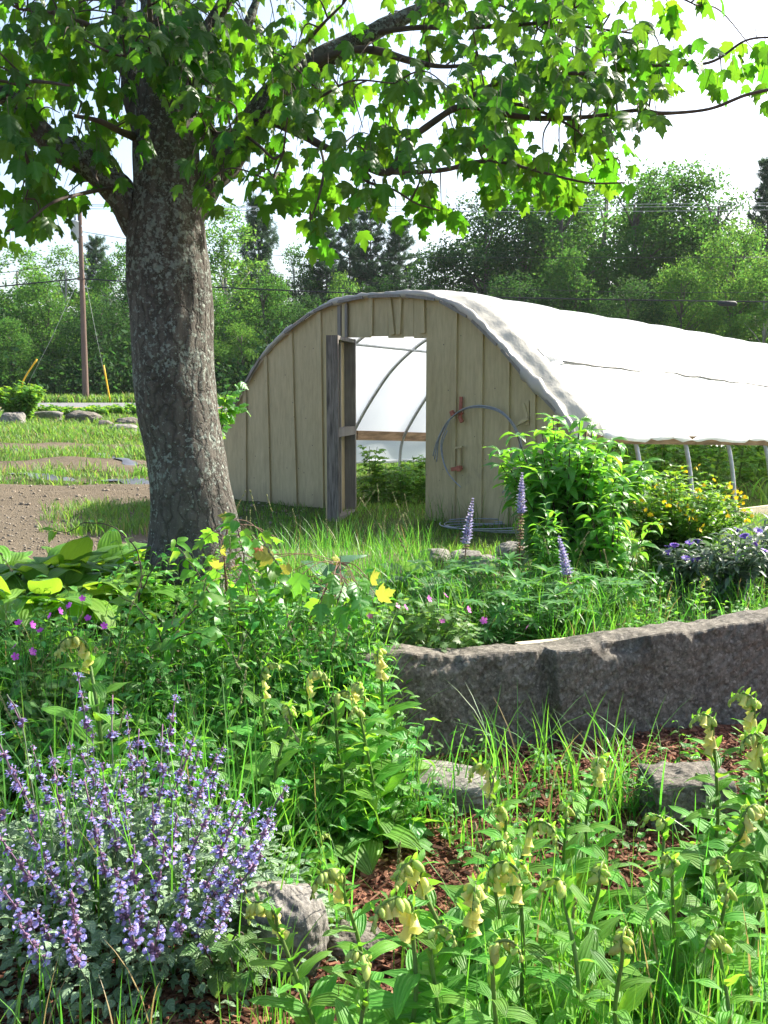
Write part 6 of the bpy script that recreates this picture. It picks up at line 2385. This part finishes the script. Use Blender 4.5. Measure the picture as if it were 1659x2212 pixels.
# leafy lupins without flowers
LP = None
for k, (px, Y, s, lab) in enumerate(((975, 5.6, 1.0, "flowerless lupin clump left of the leftmost lupin spike"), (1080, 5.5, 1.15, "flowerless lupin clump between the left and the tallest lupin"), (1160, 5.05, 1.0, "flowerless lupin clump just left of the half faded spike"),
                                     (1265, 5.2, 1.05, "flowerless lupin clump right of the half faded spike"), (1100, 4.95, .85, "flowerless lupin clump above the wood offcut"), (1330, 5.6, .9, "flowerless lupin clump in front of the drooping side clump"))):
    if LP is None:
        LP = bpy.data.objects.new("lupin_clump", None)
        COL.objects.link(LP)
        m_, mst = MB(), MB()
        for j in range(34):
            a = j * 2.4
            h = rng.uniform(.06, .34)
            rr_ = rng.uniform(.04, .27)
            p = np.array([rr_ * math.cos(a), rr_ * math.sin(a), h])
            mst.tube(catmull([(0, 0, 0), p * .5 + (0, 0, .05), p], 3), .002, 4, caps=False)
            b_ = np.arange(9) * 6.283 / 9 + rng.uniform(0, 1)
            tl_ = rng.normal(size=2) * .3
            d = np.stack([np.cos(b_), np.sin(b_), rng.uniform(.0, .5) + tl_[0] * np.cos(b_) + tl_[1] * np.sin(b_)], 1)
            m_.scatter(L_nar[0], p, d, (0, 0, 1), .09 * rng.uniform(.75, 1.15), sx=.11)
        m_.build("foliage", m_lupl, LP)
        mst.build("stalks", m_gstem, LP)
        o = LP
    else:
        o = copy_tree(LP)
    x = gx(px, Y)
    o.location = (x, Y, gz(x, Y))
    o.scale = (s, s, s)
    o.rotation_euler = (0, 0, k * 1.9)
    tag(o, lab, "lupin", "flowerless lupin clumps")

# ================================================================== GRASS AND WEEDS (nobody could count them)
def patch(n, xr_, yr_, cond=None, clump=0, cs=.05):
    if clump:
        k = max(1, n // clump)
        cxs, cys = rng.uniform(*xr_, k), rng.uniform(*yr_, k)
        x = np.repeat(cxs, clump) + rng.normal(size=k * clump) * cs
        y = np.repeat(cys, clump) + rng.normal(size=k * clump) * cs
    else:
        x, y = rng.uniform(*xr_, n), rng.uniform(*yr_, n)
    ok = (((x - .02) / .27) ** 2 + ((y - 3.02) / .30) ** 2) > 1      # bare mulch between the catmint and the foxgloves
    x, y = x[ok], y[ok]
    if cond is not None:
        ok = cond(x, y)
        x, y = x[ok], y[ok]
    return np.stack([x, y, ground(x, y) - .005], 1)


def blades(mb, P, h, wd, bend=(.1, .6), mi=0):
    n = len(P)
    if not n:
        return
    mb.blades(P, rng.uniform(*h, n), rng.uniform(*wd, n), rng.uniform(0, 6.283, n), rng.uniform(*bend, n), mi)


def seedheads(mb, P, h, ang=None):
    for p in P:
        a = rng.uniform(0, 6.283)
        H = rng.uniform(*h)
        b_ = rng.uniform(.05, .35)
        S_ = catmull([p, p + (b_ * .2 * H * math.cos(a), b_ * .2 * H * math.sin(a), H * .55), p + (b_ * H * math.cos(a), b_ * H * math.sin(a), H * .95)], 6)
        mb.tube(S_, np.linspace(.0014, .0007, len(S_)), 4, caps=False, mi=0)
        n = 26
        t = rng.uniform(.80, 1, n)
        q = along(S_, t)
        d = unit(np.gradient(S_, axis=0)[-1] + rng.normal(size=(n, 3)) * .0) + rng.normal(size=(n, 3)) * .25
        mb.scatter(T_POD, q, d, (0, 0, 1), rng.uniform(.008, .016, n), sx=.006, mi=1)


inhouse = lambda x, y: (((np.stack([x, y], -1) - GO[:2]) @ GN[:2]) > 0)
# lawn in front of, inside and beside the greenhouse
mb = MB()
gp_ = lambda x, y: (np.sin(x * 3.1 + 1) * np.sin(y * 2.3) + rng.normal(size=len(x)) * .5) > -.55
P = patch(76000, (-2.2, 8.0), (7.6, 17.5), lambda x, y: (y > 8.3 - .25 * x - .3 * np.sin(x * 2)) & gp_(x, y) & (np.abs(x) < y * .62) & (x > -1.4 + .0 * y))
blades(mb, P, (.035, .10), (.006, .011), (.1, .8))
P = patch(3000, (-1.0, 2.2), (6.7, 8.6), lambda x, y: gp_(x * 1.7, y * 1.7) & (x > .1 + .3 * np.sin(y * 5)))
blades(mb, P, (.04, .14), (.005, .009), (.1, .8))
P = patch(2600, (-2.0, 3.0), (7.4, 10.4), lambda x, y: np.abs(((np.stack([x, y], -1) - GO[:2]) @ GN[:2]) + .25) < .3, 9, .05)
blades(mb, P, (.14, .42), (.005, .009), (.1, .6))
tag(mb.build("lawn_grass", m_lawn), "short sunlit grass around and inside the greenhouse", "grass", kind="stuff")
# field strips and verge
mb = MB()
rowc = lambda x, y: y - .22 * x
strips = lambda x, y: ((np.abs(rowc(x, y) - 15.8) < .35) | (np.abs(rowc(x, y) - 17.2) < .55) | (np.abs(rowc(x, y) - 20.3) < .9) | (np.abs(rowc(x, y) - 22) < .6) | (rowc(x, y) > 25.5))
P = patch(42000, (-13, 1), (13.5, 27), lambda x, y: strips(x, y) & (x > -.45 * y) & (x < -.12 * y + .6), 7, .1)
blades(mb, P, (.07, .22), (.012, .024), (.2, .9))
P = patch(60000, (-22, 0), (25.5, 40), lambda x, y: (x > -.56 * y) & (x < -.10 * y), 8, .15)
blades(mb, P, (.10, .32), (.018, .036), (.2, .9))
P = patch(5000, (-20, 0), (36.5, 39.6), lambda x, y: (x > -.46 * y) & (x < -.10 * y), 14, .25)
blades(mb, P, (.10, .32), (.03, .05), (.2, .8))
P = patch(16000, (-26, 0), (50.2, 53.5), None, 14, .3)
blades(mb, P, (.2, .6), (.04, .08), (.2, .8))
P = patch(5200, (-4.2, -1.6), (9.4, 11.6), lambda x, y: (x > -.325 * y + .25 * np.sin(y * 7)), 10, .06)
blades(mb, P, (.06, .2), (.006, .012), (.2, .8))
P = patch(26000, (2.5, 30), (14, 50), lambda x, y: np.abs(x) < y * .55, 8, .15)
blades(mb, P, (.15, .45), (.02, .045), (.2, .9))
tag(mb.build("field_grass", m_fieldg), "grass and weeds in strips across the field and along the road", "grass", kind="stuff")

# tall grass of the upper bed
mb = MB()
P = patch(1700, (-.9, 2.6), (4.5, 7.3), lambda x, y: (y > np.where(x > -.2, wall_y(x) + .3, 4.0)) & ((np.abs(x - .75) < .55) | (rng.random(len(x)) < .55)), 12, .06)
blades(mb, P, (.10, .36), (.004, .008), (.15, .8))
P = patch(1300, (.25, 1.35), (4.75, 6.2), None, 12, .05)
blades(mb, P, (.16, .42), (.004, .008), (.1, .6))
P = patch(3000, (1.3, 4.4), (5.0, 7.2), None, 10, .05)
blades(mb, P, (.12, .30), (.004, .008), (.1, .6))
P = patch(1400, (-.8, .3), (5.6, 7.6), None, 10, .06)
blades(mb, P, (.18, .50), (.003, .006), (.1, .6))
seedheads(mb, patch(26, (-1.1, .2), (5.6, 7.2)), (.45, .75))
seedheads(mb, patch(10, (.2, 1.2), (5.0, 6.6)), (.4, .65))
tag(mb.build("bed_grass", [m_grass, m_straw]), "tall thin grass growing through the upper bed", "grass", kind="stuff")

# slope and lower bed
mb = MB()
P = patch(5600, (-3.4, 0.15), (2.95, 4.5), lambda x, y: (x > -1.9) | (y > 3.4), 11, .05)
blades(mb, P, (.14, .46), (.004, .010), (.1, .8))
P = patch(80, (-.45, .0), (2.6, 3.2), None, 9, .04)
blades(mb, P, (.18, .50), (.004, .008), (.05, .5))
P = patch(300, (-.1, 1.7), (3.0, 4.1), lambda x, y: y < wall_y(x) - .1, 8, .04)
blades(mb, P, (.12, .38), (.004, .009), (.1, .8))
P = patch(1000, (.05, 1.05), (1.6, 2.6), None, 8, .04)
blades(mb, P, (.22, .50), (.004, .009), (.05, .5))
P = patch(150, (-.9, -.1), (1.75, 2.35), None, 6, .03)
blades(mb, P, (.14, .40), (.004, .008), (.05, .5))
P = patch(130, (-1.3, -.35), (2.5, 3.1), None, 4, .03)
blades(mb, P, (.45, .85), (.004, .009), (.05, .5))
P = patch(90, (.4, .95), (3.55, 4.0), None, 7, .03)
blades(mb, P, (.3, .55), (.005, .010), (.2, 1.0))
seedheads(mb, patch(24, (-1.7, -.1), (2.9, 4.2)), (.5, .9))
seedheads(mb, patch(6, (-.1, .5), (2.2, 3.0)), (.4, .6))
tag(mb.build("tall_grass", [m_grass, m_straw]), "tall grass blades scattered through the lower bed", "grass", kind="stuff")

# broad-leaved weeds filling the slope, the vine patch and bare gaps
mb = MB()


def weeds(P, h, L, T, dens=9):
    for p in P:
        H = rng.uniform(*h)
        a = rng.uniform(0, 6.283)
        tip = p + np.array([.25 * H * math.cos(a), .25 * H * math.sin(a), H])
        S_ = catmull([p, (p + tip) / 2 + (0, 0, .03), tip], 4)
        mb.tube(S_, np.linspace(.0022, .001, len(S_)), 4, caps=False, mi=1)
        t = np.linspace(.15, 1, dens)
        q = along(S_, t)
        b_ = np.arange(dens) * 2.4 + a
        d = np.stack([np.cos(b_), np.sin(b_), rng.uniform(-.1, .6, dens)], 1)
        mb.scatter(T[rng.integers(len(T))], q, d, unit(rand_dirs(dens) * .4 + (0, 0, 1)), rng.uniform(*L, dens) * (1.1 - .45 * t))


weeds(patch(560, (-2.0, .1), (3.0, 4.5), None), (.14, .42), (.06, .13), L_ov + L_fox + L_tall)
weeds(patch(160, (-.75, .05), (4.1, 5.3), None), (.15, .42), (.05, .11), L_ov + L_tall)
weeds(patch(330, (-3.6, -.7), (3.6, 5.4), None), (.12, .34), (.05, .11), L_ov + L_tall)
weeds(patch(620, (.0, 4.2), (4.7, 6.9), lambda x, y: y > wall_y(x) + .4), (.08, .26), (.035, .08), L_ov + L_nar)
weeds(patch(30, (-.5, -.1), (2.7, 3.4), None), (.08, .28), (.04, .08), L_ov + L_fox)
weeds(patch(110, (.1, 1.7), (3.1, 4.2), lambda x, y: y < wall_y(x) - .12), (.05, .20), (.03, .08), L_ov + L_fox)
weeds(patch(60, (-1.5, -.75), (5.2, 5.75), None), (.2, .5), (.05, .10), L_ov + L_tall)
weeds(patch(60, (.05, 1.1), (1.75, 2.5), None), (.05, .2), (.03, .07), L_ov)
tag(mb.build("weeds", [m_weed, m_gstem]), "mixed broad-leaved weeds filling the slope between the plants", "weeds", kind="stuff")

# black film strips left in the field
for k, (pa, pb_, wd, lab) in enumerate([((30, 1030), (330, 1042), .38, "long dark plastic mulch strip lying in the nearest field row"), ((-10, 980), (75, 985), .3, "short dark plastic strip at the left edge of the field"), ((215, 992), (310, 1005), .3, "thin dark plastic strip near the trunk in the field")]):
    a, c2 = on_ground(*pa), on_ground(*pb_)
    n = 30
    t = np.linspace(0, 1, n)
    V = []
    dirv = unit(c2 - a)
    sdv = np.array([-dirv[1], dirv[0], 0])
    for i in range(n):
        p = a + (c2 - a) * t[i]
        w_ = wd * (.75 + .25 * math.sin(i * 1.3)) / 2
        for s in (-1, 0, 1):
            q = p + sdv * w_ * s
            q[2] = gz(q[0], q[1]) + .012 + .012 * (s == 0)
            V.append(q - a)
    m_ = MB()
    m_.grid(np.array(V), n, 3)
    o = m_.build("plastic_mulch", bpy.data.materials.get("mulch_film") or plain_mat("mulch_film", (.10, .105, .12), .35, .5, .2, 6, 20, .3, .01))
    o.location = a
    tag(o, lab, "plastic mulch", "mulch film strips in the field")
# ------------------------------------------------------------------ air
mb = MB()
mb.box((0, 75, 14), (100, 0, 0), (0, 88, 0), (0, 0, 17))
m = bpy.data.materials.new("air")
m.use_nodes = True
nt = m.node_tree
nt.nodes.remove(nt.nodes["Principled BSDF"])
pv = nt.nodes.new("ShaderNodeVolumePrincipled")
pv.inputs["Density"].default_value = .00016
pv.inputs["Color"].default_value = (.90, .95, 1, 1)
pv.inputs["Anisotropy"].default_value = .2
nt.links.new(pv.outputs[0], nt.nodes["Material Output"].inputs["Volume"])
tag(mb.build("haze", m, smooth=False), "thin summer haze in the air", "haze", kind="stuff")
print("verts", sum(len(o.data.vertices) for o in scene.objects if o.type == "MESH"))
